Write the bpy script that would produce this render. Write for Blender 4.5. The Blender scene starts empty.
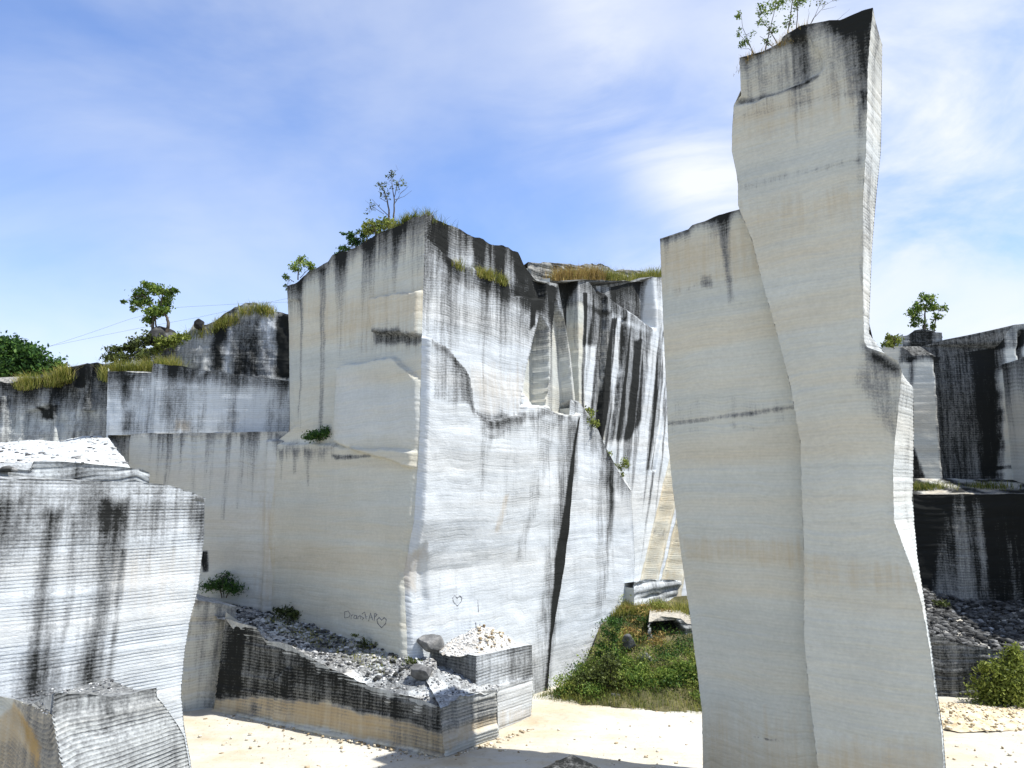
import bpy, math, random
import numpy as np
from mathutils import Vector

sc = bpy.context.scene
# ------------------------------------------------------------------ camera
F, CX, CY, HOR, EYE = 750.0, 512.0, 384.0, 495.0, 8.0
PITCH = math.atan((HOR - CY) / F)
cd = bpy.data.cameras.new('camera')
cd.sensor_width = 36.0
cd.lens = 36.0 * F / 1024.0
cd.clip_end = 2000
cam = bpy.data.objects.new('camera', cd)
sc.collection.objects.link(cam)
cam.location = (0, 0, EYE)
cam.rotation_euler = (math.pi / 2 + PITCH, 0, 0)
sc.camera = cam
# ------------------------------------------------------------------ sun and sky
SUN_EL = math.radians(60)
SUN_AZ = math.atan2(.97, -.23)
SUN = Vector((math.sin(SUN_AZ) * math.cos(SUN_EL), math.cos(SUN_AZ) * math.cos(SUN_EL), math.sin(SUN_EL)))
sl = bpy.data.lights.new('sun', 'SUN')
sl.energy = 5.0
sl.angle = math.radians(.53)
sl.color = (1, .975, .935)
so = bpy.data.objects.new('sun', sl)
sc.collection.objects.link(so)
so.rotation_euler = SUN.to_track_quat('Z', 'Y').to_euler()
so.location = (30, -10, 60)
wd = bpy.data.worlds.new('World')
sc.world = wd
wd.use_nodes = True
wn, wl = wd.node_tree.nodes, wd.node_tree.links
wn.clear()


def wnode(t, **k):
    n = wn.new(t)
    for a, b in k.items():
        setattr(n, a, b)
    return n


w_out = wnode('ShaderNodeOutputWorld')
w_bg = wnode('ShaderNodeBackground')
w_sky = wnode('ShaderNodeTexSky', sky_type='NISHITA', sun_disc=False, sun_elevation=SUN_EL, sun_rotation=SUN_AZ,
              altitude=200, air_density=1.1, dust_density=.25, ozone_density=3.5)
w_bg.inputs['Strength'].default_value = .128
# thin wind-drawn clouds: noise on the sky direction projected to a cloud deck
w_tc = wnode('ShaderNodeTexCoord')


def cloud(scale_xyz, loc, rot, detail, lo, hi, dist=.6, rough=.55):
    mp = wnode('ShaderNodeMapping')
    mp.inputs['Scale'].default_value = scale_xyz
    mp.inputs['Location'].default_value = loc
    mp.inputs['Rotation'].default_value = (0, rot, 0)
    wl.new(w_tc.outputs['Generated'], mp.inputs[0])
    nz = wnode('ShaderNodeTexNoise')
    nz.inputs['Scale'].default_value = 1
    nz.inputs['Detail'].default_value = detail
    nz.inputs['Roughness'].default_value = rough
    nz.inputs['Distortion'].default_value = dist
    wl.new(mp.outputs[0], nz.inputs['Vector'])
    mr = wnode('ShaderNodeMapRange', interpolation_type='SMOOTHSTEP')
    mr.inputs[1].default_value = lo
    mr.inputs[2].default_value = hi
    wl.new(nz.outputs['Fac'], mr.inputs[0])
    return mr.outputs[0]


c_big = cloud((1.5, 1.5, 1.9), (10.09, 16.13, 0), .35, 2, .43, .68, .2)
c_fine = cloud((2.2, 2.2, 6.0), (19.21, 5.79, 0), .42, 8, .30, .70, .7, .6)
c_veil = cloud((1.6, 1.6, 3.2), (7.3, 5.1, 0), .40, 6, .32, .75, .5)
w_m1 = wnode('ShaderNodeMath', operation='MULTIPLY')
wl.new(c_big, w_m1.inputs[0]); wl.new(c_fine, w_m1.inputs[1])
w_m2 = wnode('ShaderNodeMath', operation='MULTIPLY_ADD', use_clamp=True)
wl.new(c_veil, w_m2.inputs[0])
w_m2.inputs[1].default_value = .42
wl.new(w_m1.outputs[0], w_m2.inputs[2])
# the blue of the sky, a little deeper than the model's
w_tint = wnode('ShaderNodeMix', data_type='RGBA', blend_type='MULTIPLY')
w_tint.inputs[0].default_value = 1
wl.new(w_sky.outputs[0], w_tint.inputs[6])
w_tint.inputs[7].default_value = (.9, .94, 1.12, 1)
w_mix = wnode('ShaderNodeMix', data_type='RGBA')
wl.new(w_m2.outputs[0], w_mix.inputs[0])
wl.new(w_tint.outputs[2], w_mix.inputs[6])
w_mix.inputs[7].default_value = (4.5, 4.7, 5.0, 1)
wl.new(w_mix.outputs[2], w_bg.inputs['Color'])
wl.new(w_bg.outputs[0], w_out.inputs[0])
vs = sc.view_settings
vs.view_transform = 'Standard'
vs.look = 'None'
vs.exposure = .75
vs.gamma = 1
vs.use_curve_mapping = False
sc.cycles.max_bounces = 6

# ------------------------------------------------------------------ helpers: survey of the photograph
RNG = np.random.default_rng(7)
random.seed(7)
cp, sp = math.cos(PITCH), math.sin(PITCH)


def ray(px, py):
    dx, dy = (px - CX) / F, (CY - py) / F
    return np.array([dx, cp - dy * sp, sp + dy * cp])


def P(px, py, Y):
    d = ray(px, py)
    d = d * (Y / d[1])
    return np.array([d[0], d[1], d[2] + EYE])


def G(px, py, z=0.0):
    d = ray(px, py)
    d = d * ((z - EYE) / d[2])
    return np.array([d[0], d[1], z])


def on(px, py, line):
    """point of a vertical wall (x0, y0, dx, dy) seen at a pixel"""
    x0, y0, dx, dy = line
    d = ray(px, py)
    n = (dy, -dx)
    t = (x0 * n[0] + y0 * n[1]) / (d[0] * n[0] + d[1] * n[1])
    return np.array([d[0] * t, d[1] * t, d[2] * t + EYE])


def wall(px, py, Y, ang):
    p = P(px, py, Y)
    a = math.radians(ang)
    return (p[0], p[1], math.sin(a), math.cos(a))


def _hash(ix, iy, iz, seed):
    h = (ix.astype(np.int64) * 374761393 + iy.astype(np.int64) * 668265263 + iz.astype(np.int64) * 2147483647 + seed * 974634777) & 0xffffffff
    h = ((h ^ (h >> 13)) * 1274126177) & 0xffffffff
    h = ((h ^ (h >> 16)) * 2246822519) & 0xffffffff
    return ((h ^ (h >> 15)) & 0xffffff) / float(0xffffff)


def noise(x, y, z=0.0, seed=0):
    x, y, z = np.broadcast_arrays(np.asarray(x, float), np.asarray(y, float), np.asarray(z, float))
    ix, iy, iz = np.floor(x), np.floor(y), np.floor(z)
    fx, fy, fz = x - ix, y - iy, z - iz
    fx, fy, fz = [t * t * (3 - 2 * t) for t in (fx, fy, fz)]
    r = 0
    for a in (0, 1):
        for b in (0, 1):
            for c in (0, 1):
                r = r + _hash(ix + a, iy + b, iz + c, seed) * (fx if a else 1 - fx) * (fy if b else 1 - fy) * (fz if c else 1 - fz)
    return r


def fbm(x, y, z=0.0, seed=0, o=4):
    r, a, t = 0, .5, 0
    for k in range(o):
        r = r + a * noise(np.asarray(x) * 2 ** k, np.asarray(y) * 2 ** k, np.asarray(z) * 2 ** k, seed + k * 17)
        t += a
        a *= .5
    return r / t


def sstep(a, b, x):
    t = np.clip((x - a) / (b - a), 0, 1)
    return t * t * (3 - 2 * t)


def poly_sd(u, v, poly):
    """signed distance to a polygon, positive inside"""
    poly = np.asarray(poly, float)
    d = np.full(u.shape, 1e9)
    ins = np.zeros(u.shape, bool)
    n = len(poly)
    for i in range(n):
        a, b = poly[i], poly[(i + 1) % n]
        ex, ey = b - a
        wx, wy = u - a[0], v - a[1]
        t = np.clip((wx * ex + wy * ey) / (ex * ex + ey * ey + 1e-12), 0, 1)
        d = np.minimum(d, (wx - ex * t) ** 2 + (wy - ey * t) ** 2)
        c = ((a[1] > v) != (b[1] > v)) & (u < (b[0] - a[0]) * (v - a[1]) / (b[1] - a[1] + 1e-12) + a[0])
        ins ^= c
    d = np.sqrt(d)
    return np.where(ins, d, -d)


# ------------------------------------------------------------------ helpers: objects
def tag(o, label=None, cat=None, group=None, kind=None):
    if label: o['label'] = label
    if cat: o['category'] = cat
    if group: o['group'] = group
    if kind: o['kind'] = kind
    return o


def empty(name, loc, parent=None):
    o = bpy.data.objects.new(name, None)
    o.empty_display_size = .3
    sc.collection.objects.link(o)
    o.location = loc
    o.parent = parent
    return o


def mesh_obj(name, verts, faces, mat, parent=None, origin=None, attr=None, smooth=False):
    """verts (n,3) world coordinates; faces: array (m,3|4) or list of such arrays"""
    verts = np.asarray(verts, float)
    if parent is not None:
        off = np.array(parent.location) + (np.array(parent.parent.location) if parent.parent else 0)
        org = np.zeros(3)
    else:
        off = np.asarray(origin if origin is not None else (verts[:, 0].mean(), verts[:, 1].mean(), verts[:, 2].min()), float)
        org = off
    me = bpy.data.meshes.new(name)
    if not isinstance(faces, list):
        faces = [faces]
    faces = [np.asarray(f, np.int32) for f in faces if len(f)]
    tot = sum(f.size for f in faces)
    nf = sum(len(f) for f in faces)
    me.vertices.add(len(verts))
    me.vertices.foreach_set('co', (verts - off).astype(np.float32).ravel())
    me.loops.add(tot)
    me.polygons.add(nf)
    me.loops.foreach_set('vertex_index', np.concatenate([f.ravel() for f in faces]))
    sizes = np.concatenate([np.full(len(f), f.shape[1], np.int32) for f in faces])
    me.polygons.foreach_set('loop_start', np.concatenate([[0], np.cumsum(sizes)[:-1]]).astype(np.int32))
    if attr is not None:
        ca = me.color_attributes.new('rock', 'FLOAT_COLOR', 'POINT')
        ca.data.foreach_set('color', np.asarray(attr, np.float32).ravel())
    me.update(calc_edges=True)
    me.validate()
    if smooth:
        me.polygons.foreach_set('use_smooth', np.ones(len(me.polygons), bool))
    me.materials.append(mat)
    o = bpy.data.objects.new(name, me)
    sc.collection.objects.link(o)
    if parent is not None:
        o.parent = parent
    else:
        o.location = org
    return o


# ------------------------------------------------------------------ materials
def new_mat(name):
    m = bpy.data.materials.new(name)
    m.use_nodes = True
    n, l = m.node_tree.nodes, m.node_tree.links
    b = n['Principled BSDF']
    b.inputs['Roughness'].default_value = .93
    if 'Specular IOR Level' in b.inputs:
        b.inputs['Specular IOR Level'].default_value = .15
    return m, n, l, b


def ramp(n, stops):
    r = n.new('ShaderNodeValToRGB')
    els = r.color_ramp.elements
    while len(els) < len(stops):
        els.new(.5)
    for e, (p, c) in zip(els, stops):
        e.position = p
        e.color = (*c, 1) if len(c) == 3 else c
    return r


def tex_noise(n, l, vec, scale, detail=5, rough=.6, dist=0.0):
    t = n.new('ShaderNodeTexNoise')
    t.inputs['Scale'].default_value = scale
    t.inputs['Detail'].default_value = detail
    t.inputs['Roughness'].default_value = rough
    t.inputs['Distortion'].default_value = dist
    l.new(vec, t.inputs['Vector'])
    return t.outputs['Fac']


def mapping(n, l, src, scale):
    mp = n.new('ShaderNodeMapping')
    mp.inputs['Scale'].default_value = scale
    l.new(src, mp.inputs[0])
    return mp.outputs[0]


def mixc(n, l, fac, a, b, blend='MIX'):
    m = n.new('ShaderNodeMix')
    m.data_type = 'RGBA'
    m.blend_type = blend
    for sock, v in ((m.inputs[0], fac), (m.inputs[6], a), (m.inputs[7], b)):
        if hasattr(v, 'is_output'):
            l.new(v, sock)
        elif isinstance(v, (int, float)):
            sock.default_value = v
        else:
            sock.default_value = (*v, 1)
    return m.outputs[2]


def mth(n, l, op, a, b=None, c=None, clamp=False):
    m = n.new('ShaderNodeMath')
    m.operation = op
    m.use_clamp = clamp
    for i, v in enumerate((a, b, c)):
        if v is None: continue
        if hasattr(v, 'is_output'):
            l.new(v, m.inputs[i])
        else:
            m.inputs[i].default_value = v
    return m.outputs[0]


def rock_material(name='limestone', cream=(.5, .488, .412), white=(.57, .605, .635), tan=(.36, .25, .11), black=(.013, .014, .013), grey=(.145, .15, .15)):
    m, n, l, b = new_mat(name)
    ca = n.new('ShaderNodeVertexColor')
    ca.layer_name = 'rock'
    sep = n.new('ShaderNodeSeparateColor')
    l.new(ca.outputs[0], sep.inputs[0])
    stain, tanf, whf = sep.outputs[0], sep.outputs[1], sep.outputs[2]
    groove = ca.outputs['Alpha']
    tc = n.new('ShaderNodeNewGeometry')
    pos = tc.outputs['Position']
    bands = tex_noise(n, l, mapping(n, l, pos, (.035, .035, .62)), 1.0, 7, .62, .15)
    patch = tex_noise(n, l, pos, .35, 5, .6)
    grain = tex_noise(n, l, pos, 9.0, 6, .7)
    streak = tex_noise(n, l, mapping(n, l, pos, (3.2, 3.2, .22)), 1.6, 6, .65)
    streak2 = tex_noise(n, l, mapping(n, l, pos, (9, 9, .5)), 1.7, 6, .7)
    speck = tex_noise(n, l, pos, 24.0, 4, .7)
    lines = tex_noise(n, l, mapping(n, l, pos, (.4, .4, 14.0)), 1.0, 3, .6, .1)
    base = mixc(n, l, whf, cream, white)
    # sediment bands: warm and cool layers of the stone itself
    warm = ramp(n, [(.34, (.84, .9, .97)), (.46, (.97, 1, 1.02)), (.55, (1.02, .985, .92)), (.66, (1.0, .91, .79))])
    l.new(bands, warm.inputs[0])
    base = mixc(n, l, mth(n, l, 'MULTIPLY_ADD', whf, -.6, .85), base, warm.outputs[0], 'MULTIPLY')
    pr = ramp(n, [(.3, (.88, .88, .88)), (.7, (1.08, 1.08, 1.08))])
    l.new(patch, pr.inputs[0])
    base = mixc(n, l, .8, base, pr.outputs[0], 'MULTIPLY')
    gr = ramp(n, [(.3, (.86, .86, .86)), (.75, (1.08, 1.08, 1.08))])
    l.new(grain, gr.inputs[0])
    base = mixc(n, l, .75, base, gr.outputs[0], 'MULTIPLY')
    lr = ramp(n, [(.36, (.9, .9, .9)), (.5, (1, 1, 1))])
    l.new(lines, lr.inputs[0])
    base = mixc(n, l, .6, base, lr.outputs[0], 'MULTIPLY')
    # dust and dirt lodged in the saw grooves
    base = mixc(n, l, mth(n, l, 'MULTIPLY', groove, .3), base, (.2, .21, .19))
    # ochre seepage; on the niche returns, a tan tint painted as shade
    tq = mth(n, l, 'MULTIPLY_ADD', mth(n, l, 'SUBTRACT', streak, .5), .9, tanf)
    tq = mth(n, l, 'MULTIPLY', tq, mth(n, l, 'GREATER_THAN', tanf, .01), clamp=True)
    base = mixc(n, l, tq, base, tan)
    # black algae stain, caught in the saw grooves and drawn out in streaks
    q = mth(n, l, 'MULTIPLY_ADD', mth(n, l, 'SUBTRACT', streak, .5), 1.15, stain)
    q = mth(n, l, 'MULTIPLY_ADD', mth(n, l, 'SUBTRACT', streak2, .5), .6, q)
    q = mth(n, l, 'MULTIPLY_ADD', mth(n, l, 'SUBTRACT', grain, .5), .8, q)
    q = mth(n, l, 'MULTIPLY_ADD', mth(n, l, 'SUBTRACT', speck, .5), .7, q)
    q = mth(n, l, 'MULTIPLY_ADD', mth(n, l, 'SUBTRACT', lines, .5), .25, q)
    q = mth(n, l, 'MULTIPLY_ADD', mth(n, l, 'SUBTRACT', groove, .35), .26, q)
    gate = mth(n, l, 'MULTIPLY', stain, 6.0, clamp=True)
    mr1 = n.new('ShaderNodeMapRange')
    mr1.interpolation_type = 'SMOOTHSTEP'
    mr1.inputs[1].default_value = .05
    mr1.inputs[2].default_value = .75
    l.new(q, mr1.inputs[0])
    mr2 = n.new('ShaderNodeMapRange')
    mr2.interpolation_type = 'SMOOTHSTEP'
    mr2.inputs[1].default_value = .55
    mr2.inputs[2].default_value = 1.2
    l.new(q, mr2.inputs[0])
    base = mixc(n, l, mth(n, l, 'MULTIPLY', mr1.outputs[0], mth(n, l, 'MULTIPLY', gate, .85)), base, grey)
    base = mixc(n, l, mth(n, l, 'MULTIPLY', mr2.outputs[0], gate), base, black)
    l.new(base, b.inputs['Base Color'])
    bp = n.new('ShaderNodeBump')
    bp.inputs['Strength'].default_value = .55
    bp.inputs['Distance'].default_value = .03
    hb = tex_noise(n, l, mapping(n, l, pos, (5, 5, 9)), 1.6, 7, .7)
    hb2 = mth(n, l, 'MULTIPLY_ADD', lines, .5, hb)
    l.new(hb2, bp.inputs['Height'])
    l.new(bp.outputs[0], b.inputs['Normal'])
    return m


ROCK = rock_material()


def simple_mat(name, stops, scale, stretch=(1, 1, 1), bump=.3, detail=6, bscale=12, rand=0.0):
    m, n, l, b = new_mat(name)
    g = n.new('ShaderNodeNewGeometry')
    t = tex_noise(n, l, mapping(n, l, g.outputs['Position'], stretch), scale, detail, .65)
    if rand:
        t = mth(n, l, 'MULTIPLY_ADD', mth(n, l, 'SUBTRACT', g.outputs['Random Per Island'], .5), rand, t)
    r = ramp(n, stops)
    l.new(t, r.inputs[0])
    l.new(r.outputs[0], b.inputs['Base Color'])
    if bump:
        bp = n.new('ShaderNodeBump')
        bp.inputs['Strength'].default_value = bump
        bp.inputs['Distance'].default_value = .04
        l.new(tex_noise(n, l, g.outputs['Position'], bscale, 6, .7), bp.inputs['Height'])
        l.new(bp.outputs[0], b.inputs['Normal'])
    return m


def leaf_mat(name, stops, rand=.7):
    m, n, l, b = new_mat(name)
    g = n.new('ShaderNodeNewGeometry')
    t = tex_noise(n, l, g.outputs['Position'], 1.3, 3, .6)
    t = mth(n, l, 'MULTIPLY_ADD', mth(n, l, 'SUBTRACT', g.outputs['Random Per Island'], .5), rand, t)
    r = ramp(n, stops)
    l.new(t, r.inputs[0])
    l.new(r.outputs[0], b.inputs['Base Color'])
    b.inputs['Roughness'].default_value = .55
    tr = n.new('ShaderNodeBsdfTranslucent')
    l.new(r.outputs[0], tr.inputs[0])
    mx = n.new('ShaderNodeMixShader')
    mx.inputs[0].default_value = .35
    l.new(b.outputs[0], mx.inputs[1])
    l.new(tr.outputs[0], mx.inputs[2])
    l.new(mx.outputs[0], n['Material Output'].inputs[0])
    return m


M_LEAF = leaf_mat('leaf_green', [(.15, (.035, .07, .012)), (.45, (.1, .17, .03)), (.85, (.24, .3, .06))])
M_LEAF_DARK = leaf_mat('leaf_dark', [(.15, (.012, .03, .01)), (.5, (.035, .085, .02)), (.85, (.09, .17, .03))])
M_LEAF_DULL = leaf_mat('leaf_dull', [(.15, (.02, .025, .01)), (.5, (.065, .085, .025)), (.85, (.15, .18, .05))])
M_LEAF_YEL = leaf_mat('leaf_yellow', [(.15, (.06, .08, .015)), (.5, (.16, .2, .035)), (.85, (.3, .33, .08))])
M_GRASS = leaf_mat('grass', [(.12, (.08, .1, .02)), (.45, (.19, .21, .04)), (.7, (.3, .28, .06)), (.95, (.4, .34, .13))], .8)
M_GRASS_DRY = leaf_mat('dry_grass', [(.12, (.12, .09, .03)), (.45, (.3, .2, .07)), (.7, (.42, .3, .1)), (.95, (.22, .24, .05))], .8)
M_GRASS_GREEN = leaf_mat('green_grass', [(.12, (.035, .055, .012)), (.45, (.1, .13, .025)), (.7, (.2, .21, .045)), (.95, (.28, .25, .07))], .8)
M_BARK = simple_mat('bark', [(.3, (.05, .04, .03)), (.7, (.13, .11, .085))], 6, bump=.3)
M_STONE = simple_mat('loose_stone', [(.1, (.05, .05, .05)), (.4, (.17, .17, .17)), (.65, (.36, .36, .34)), (.9, (.58, .58, .56))], 2.2, rand=.9)
M_STONE_DARK = simple_mat('dark_stone', [(.2, (.025, .026, .024)), (.5, (.09, .09, .085)), (.75, (.3, .3, .29)), (.95, (.6, .6, .58))], 2.2, rand=.8)
M_STONE_WHITE = simple_mat('white_stone', [(.15, (.3, .3, .29)), (.5, (.52, .52, .5)), (.8, (.66, .66, .64))], 2.2, rand=.6)
M_STONE_TAN = simple_mat('tan_stone', [(.15, (.18, .13, .07)), (.5, (.4, .33, .22)), (.8, (.56, .52, .42))], 2.2, rand=.7)
M_INK = simple_mat('charcoal_mark', [(.35, (.07, .07, .085)), (.6, (.24, .25, .26))], 9, bump=0)
M_CABLE = simple_mat('cable', [(.3, (.03, .03, .035)), (.7, (.06, .06, .065))], 3, bump=0)


# ------------------------------------------------------------------ helpers: sawn rock masses
class Edge:
    """vertical arris of a rock mass: plan position as a function of height"""
    def __init__(s, pts):
        pts = sorted([tuple(p) for p in pts], key=lambda p: p[2])
        a = np.array(pts)
        s.z, s.x, s.y = a[:, 2], a[:, 0], a[:, 1]
        s.top = a[-1, 2]

    def at(s, z):
        return np.interp(z, s.z, s.x), np.interp(z, s.z, s.y)

    def shift(s, dx, dy, dz=0):
        return Edge(list(zip(s.x + dx, s.y + dy, s.z + dz)))


def edge_on(line, pts):
    return Edge([on(px, py, line) for px, py in pts])


def edge_follow(e0, ang, pts):
    """arris seen at pixels, lying on a wall that leaves arris e0 at a plan angle"""
    a = math.radians(ang)
    out = []
    for px, py in pts:
        z = EYE
        for _ in range(5):
            x, y = e0.at(z)
            p = on(px, py, (float(x), float(y), math.sin(a), math.cos(a)))
            z = p[2]
        out.append(p)
    return Edge(out)


def tip(v):
    return Edge([(v[0], v[1], 0), (v[0], v[1], v[2])])


def rock(name, label, edges, sides, zb=-.3, seed=1, course=.1, saw=.014, jit=.012, rough=.05, mat=None, parent=None, cat='cliff', group=None,
         top_paint=(.55, 0, .5), top_rough=.12, rings=7, cap_dz=0.0, cap_drop=0.0):
    """closed mass: sides[i] runs from edges[i] to edges[i+1]; each side dict:
       res column spacing, top [(px,py)..] roof profile, relief [(poly px, depth, feather)], strokes [(chan, poly px, amount, feather)],
       drip (amount,len,freq), topstain (amount,len), mottle, white, tan, tz vertical jag"""
    zmax = max(e.top for e in edges) + 1.2
    V, A, FQ = [], [], []
    ring = []
    ofs = 0
    n = len(edges)
    for i in range(n):
        S = sides[i] if i < len(sides) and sides[i] is not None else dict(res=1.0, plain=True)
        e0, e1 = edges[i], edges[(i + 1) % n]
        c = course if not S.get('plain') else max(course, .6)
        K = int((zmax - zb) / c) + 1
        zz = np.repeat(zb + np.arange(K) * c, 2)
        zz[1::2] += c * S.get('duty', .35)
        zz = zz[1:]
        grv = np.zeros(len(zz)); grv[1::2] = 1
        zref = .5 * (zb + min(e0.top, e1.top))
        o = np.array([float(v) for v in e0.at(zref)])
        q = np.array([float(v) for v in e1.at(zref)])
        L = np.linalg.norm(q - o)
        d = (q - o) / L
        nrm = np.array([d[1], -d[0]])
        line = (o[0], o[1], d[0], d[1])
        nc = max(2, int(L / S.get('res', .1)) + 1)
        s = np.linspace(0, 1, nc)

        def uz(px, py):
            p = on(px, py, line)
            return ((p[0] - o[0]) * d[0] + (p[1] - o[1]) * d[1], p[2])
        # roof line along the side
        us = s * L
        zt = e0.top + (e1.top - e0.top) * s
        if 'top' in S:
            tp = sorted(uz(*p) for p in S['top'])
            zt = np.interp(us, [t[0] for t in tp], [t[1] for t in tp])
        jag = S.get('jag', .1)
        taper = np.clip(np.minimum(s, 1 - s) * L / .3, 0, 1)
        zt = zt + (fbm(us * 1.3, seed * 3.1, i, seed, 4) - .5) * 2 * jag * taper + (noise(us * .35, seed, 0, seed + 5) - .5) * jag * taper
        Z = zz[:, None] * np.ones(nc)
        if not S.get('plain'):
            wv = S.get('wave', .3)
            Z = Z + ((fbm(us[None, :] * .45, zz[:, None] * .22, 0, seed + 101, 3) - .5) * 2 * wv + (noise(us[None, :] * 1.7, zz[:, None] * .5, 5, seed + 102) - .5) * wv * .25) * taper[None, :] * np.clip((zz[:, None] - zb) / 1.0, 0, 1)
        clamped = Z >= zt[None, :]
        Zc = np.minimum(Z, zt[None, :])
        x0, y0 = e0.at(Zc); x1, y1 = e1.at(Zc)
        X = x0 + (x1 - x0) * s; Y = y0 + (y1 - y0) * s
        U = (X - o[0]) * d[0] + (Y - o[1]) * d[1]
        # relief
        off = np.zeros(U.shape)
        sm = np.clip(np.minimum(s, 1 - s) * L / .12, 0, 1)
        for rel in S.get('relief', []):
            poly, dep, fea = rel[:3]
            sd = poly_sd(U + (fbm(U * .9, Zc * 1.3, 0, seed + 41, 4) - .5) * .14, Zc + (fbm(U * 1.5, Zc * .8, 3, seed + 43, 3) - .5) * .2, [uz(*p) for p in poly])
            k = dep * sstep(-fea, fea, sd)
            if len(rel) > 3:
                ya = poly[len(poly) // 2][1]
                ua, ub = uz(rel[3][0], ya)[0], uz(rel[3][1], ya)[0]
                k = k * np.clip((U - ua) / (ub - ua), 0, 1)
            off += k
        rg = S.get('rough', rough)
        off += (fbm(U * .35, Zc * .3, 0, seed + 60, 3) - .5) * rg * 3.2 + (fbm(U * 1.6, Zc * 1.1, 7, seed + 61, 4) - .5) * rg * 1.3
        row = np.arange(len(zz)) // 2
        rj = (_hash(row, row * 0, row * 0, seed + i)[:, None] - .5) * 2 * S.get('jit', jit)
        rj2 = (noise(U * .5, row[:, None] * 7.3, 0, seed + 9) - .5) * 2 * S.get('jit', jit)
        wear = np.clip(-.15 + 2.3 * fbm(U * .55, row[:, None] * .31, 2, seed + 19, 3), .1, 1.7)
        off += np.where(clamped, 0, rj * .6 + rj2 - S.get('saw', saw) * grv[:, None] * wear)
        if S.get('plain'): off *= 0
        off *= np.where(taper[None, :] > 0, np.clip(sm, .0, 1), 0)
        # the arris itself follows the courses so that silhouettes are toothed
        ar = (rj * .6 - S.get('saw', saw) * grv[:, None]) * (1 - np.clip(sm, 0, 1)) * (0 if S.get('plain') else 1)
        ar = np.where(clamped, 0, ar)
        X = X + nrm[0] * (off + ar); Y = Y + nrm[1] * (off + ar)
        if not S.get('plain'):
            # toothed ends
            te = (rj * 1.0 + (noise(row * 3.7, row * 0, 0, seed + 13)[:, None] - .5) * jit * 2)
            te = np.where(clamped, 0, te)
            w = np.where(s < .5, -np.exp(-s * L / .4), np.exp(-(1 - s) * L / .4))[None, :]
            X = X + d[0] * te * w * .8; Y = Y + d[1] * te * w * .8
        # paint
        dz = zt[None, :] - Zc
        st = np.zeros(U.shape); tn = np.full(U.shape, S.get('tan', 0.0)); wh = np.full(U.shape, S.get('white', .3))
        am, ln = S.get('topstain', (0, 1))
        if am:
            lv = ln * (.35 + 1.3 * noise(U * 1.4, 3.3, 0, seed + 71) * noise(U * .45, 1.3, 0, seed + 72) * 1.6)
            st += am * np.exp(-(dz / np.maximum(lv, .05)) ** 1.3)
        if S.get('drip'):
            am, ln, fq = S['drip']
            k = sstep(S.get('dth', .52), S.get('dth', .52) + .22, fbm(U * fq, Zc * .05, 0, seed + 77, 3))
            lv = ln * (.3 + 1.4 * noise(U * fq * 1.7, 9.1, 0, seed + 78))
            st += am * k * np.exp(-(dz / np.maximum(lv, .1)) ** 2)
        if S.get('mottle'):
            st += S['mottle'] * sstep(.42, .72, fbm(U * .8, Zc * .45, 0, seed + 81, 5))
        if S.get('base'):
            st += S['base']
        for stroke in S.get('strokes', []):
            ch, poly, amt, fea = stroke[:4]
            wob = stroke[4] if len(stroke) > 4 else .18
            sd = poly_sd(U + (fbm(U * .8, Zc * 1.1, 0, seed + 91, 4) - .5) * 2 * wob, Zc + (fbm(U * 2.0, Zc * .5, 2, seed + 92, 4) - .5) * 2 * wob, [uz(*p) for p in poly])
            k = amt * sstep(-fea, fea, sd)
            if ch == 's': st += k
            elif ch == 't': tn += k
            else: wh += k
        gv = grv[:, None] * np.clip(wear, 0, 1.15) * min(S.get('gmax', 1.0), max(.28, S.get('saw', saw) / .026))
        R, C = U.shape
        V.append(np.stack([X, Y, Zc], -1).reshape(-1, 3))
        A.append(np.stack([np.clip(st, 0, 1.5), np.clip(tn, 0, 1), np.clip(wh, 0, 1), gv], -1).reshape(-1, 4))
        idx = np.arange(R * C).reshape(R, C) + ofs
        q4 = np.stack([idx[:-1, :-1], idx[:-1, 1:], idx[1:, 1:], idx[1:, :-1]], -1)
        keep = ~(clamped[:-1, :-1] & clamped[:-1, 1:])
        FQ.append(q4[keep])
        ring.append(V[-1].reshape(R, C, 3)[-1][:-1])
        ofs += R * C
    # roof: rings shrinking to the centre, uneven
    rp = np.concatenate(ring)
    cen = rp.mean(0)
    m = len(rp)
    rv = []
    for k in range(rings + 1):
        t = k / rings * .98
        p = rp * (1 - t) + cen * t
        if k:
            p = p.copy()
            p[:, 2] += (fbm(p[:, 0] * .9, p[:, 1] * .9, 0, seed + 31, 4) - .5) * 2 * top_rough * min(1, k / 2) + cap_dz * t - cap_drop
        rv.append(p)
    V.append(np.concatenate(rv))
    ta = np.zeros((m * (rings + 1), 4)); ta[:, 0], ta[:, 1], ta[:, 2], ta[:, 3] = top_paint[0], top_paint[1], top_paint[2], .4
    A.append(ta)
    i0 = np.arange(m)
    i1 = (i0 + 1) % m
    for k in range(rings):
        FQ.append(np.stack([ofs + k * m + i0, ofs + k * m + i1, ofs + (k + 1) * m + i1, ofs + (k + 1) * m + i0], -1))
    V, A = np.concatenate(V), np.concatenate(A)
    base = V[V[:, 2] < zb + 2]
    o = mesh_obj(name, V, FQ, mat or ROCK, parent, origin=(base[:, 0].mean(), base[:, 1].mean(), zb), attr=A)
    if parent is None:
        tag(o, label, cat, group)
    return o


def direc(a):
    return np.array([math.sin(math.radians(a)), math.cos(math.radians(a))])


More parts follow.
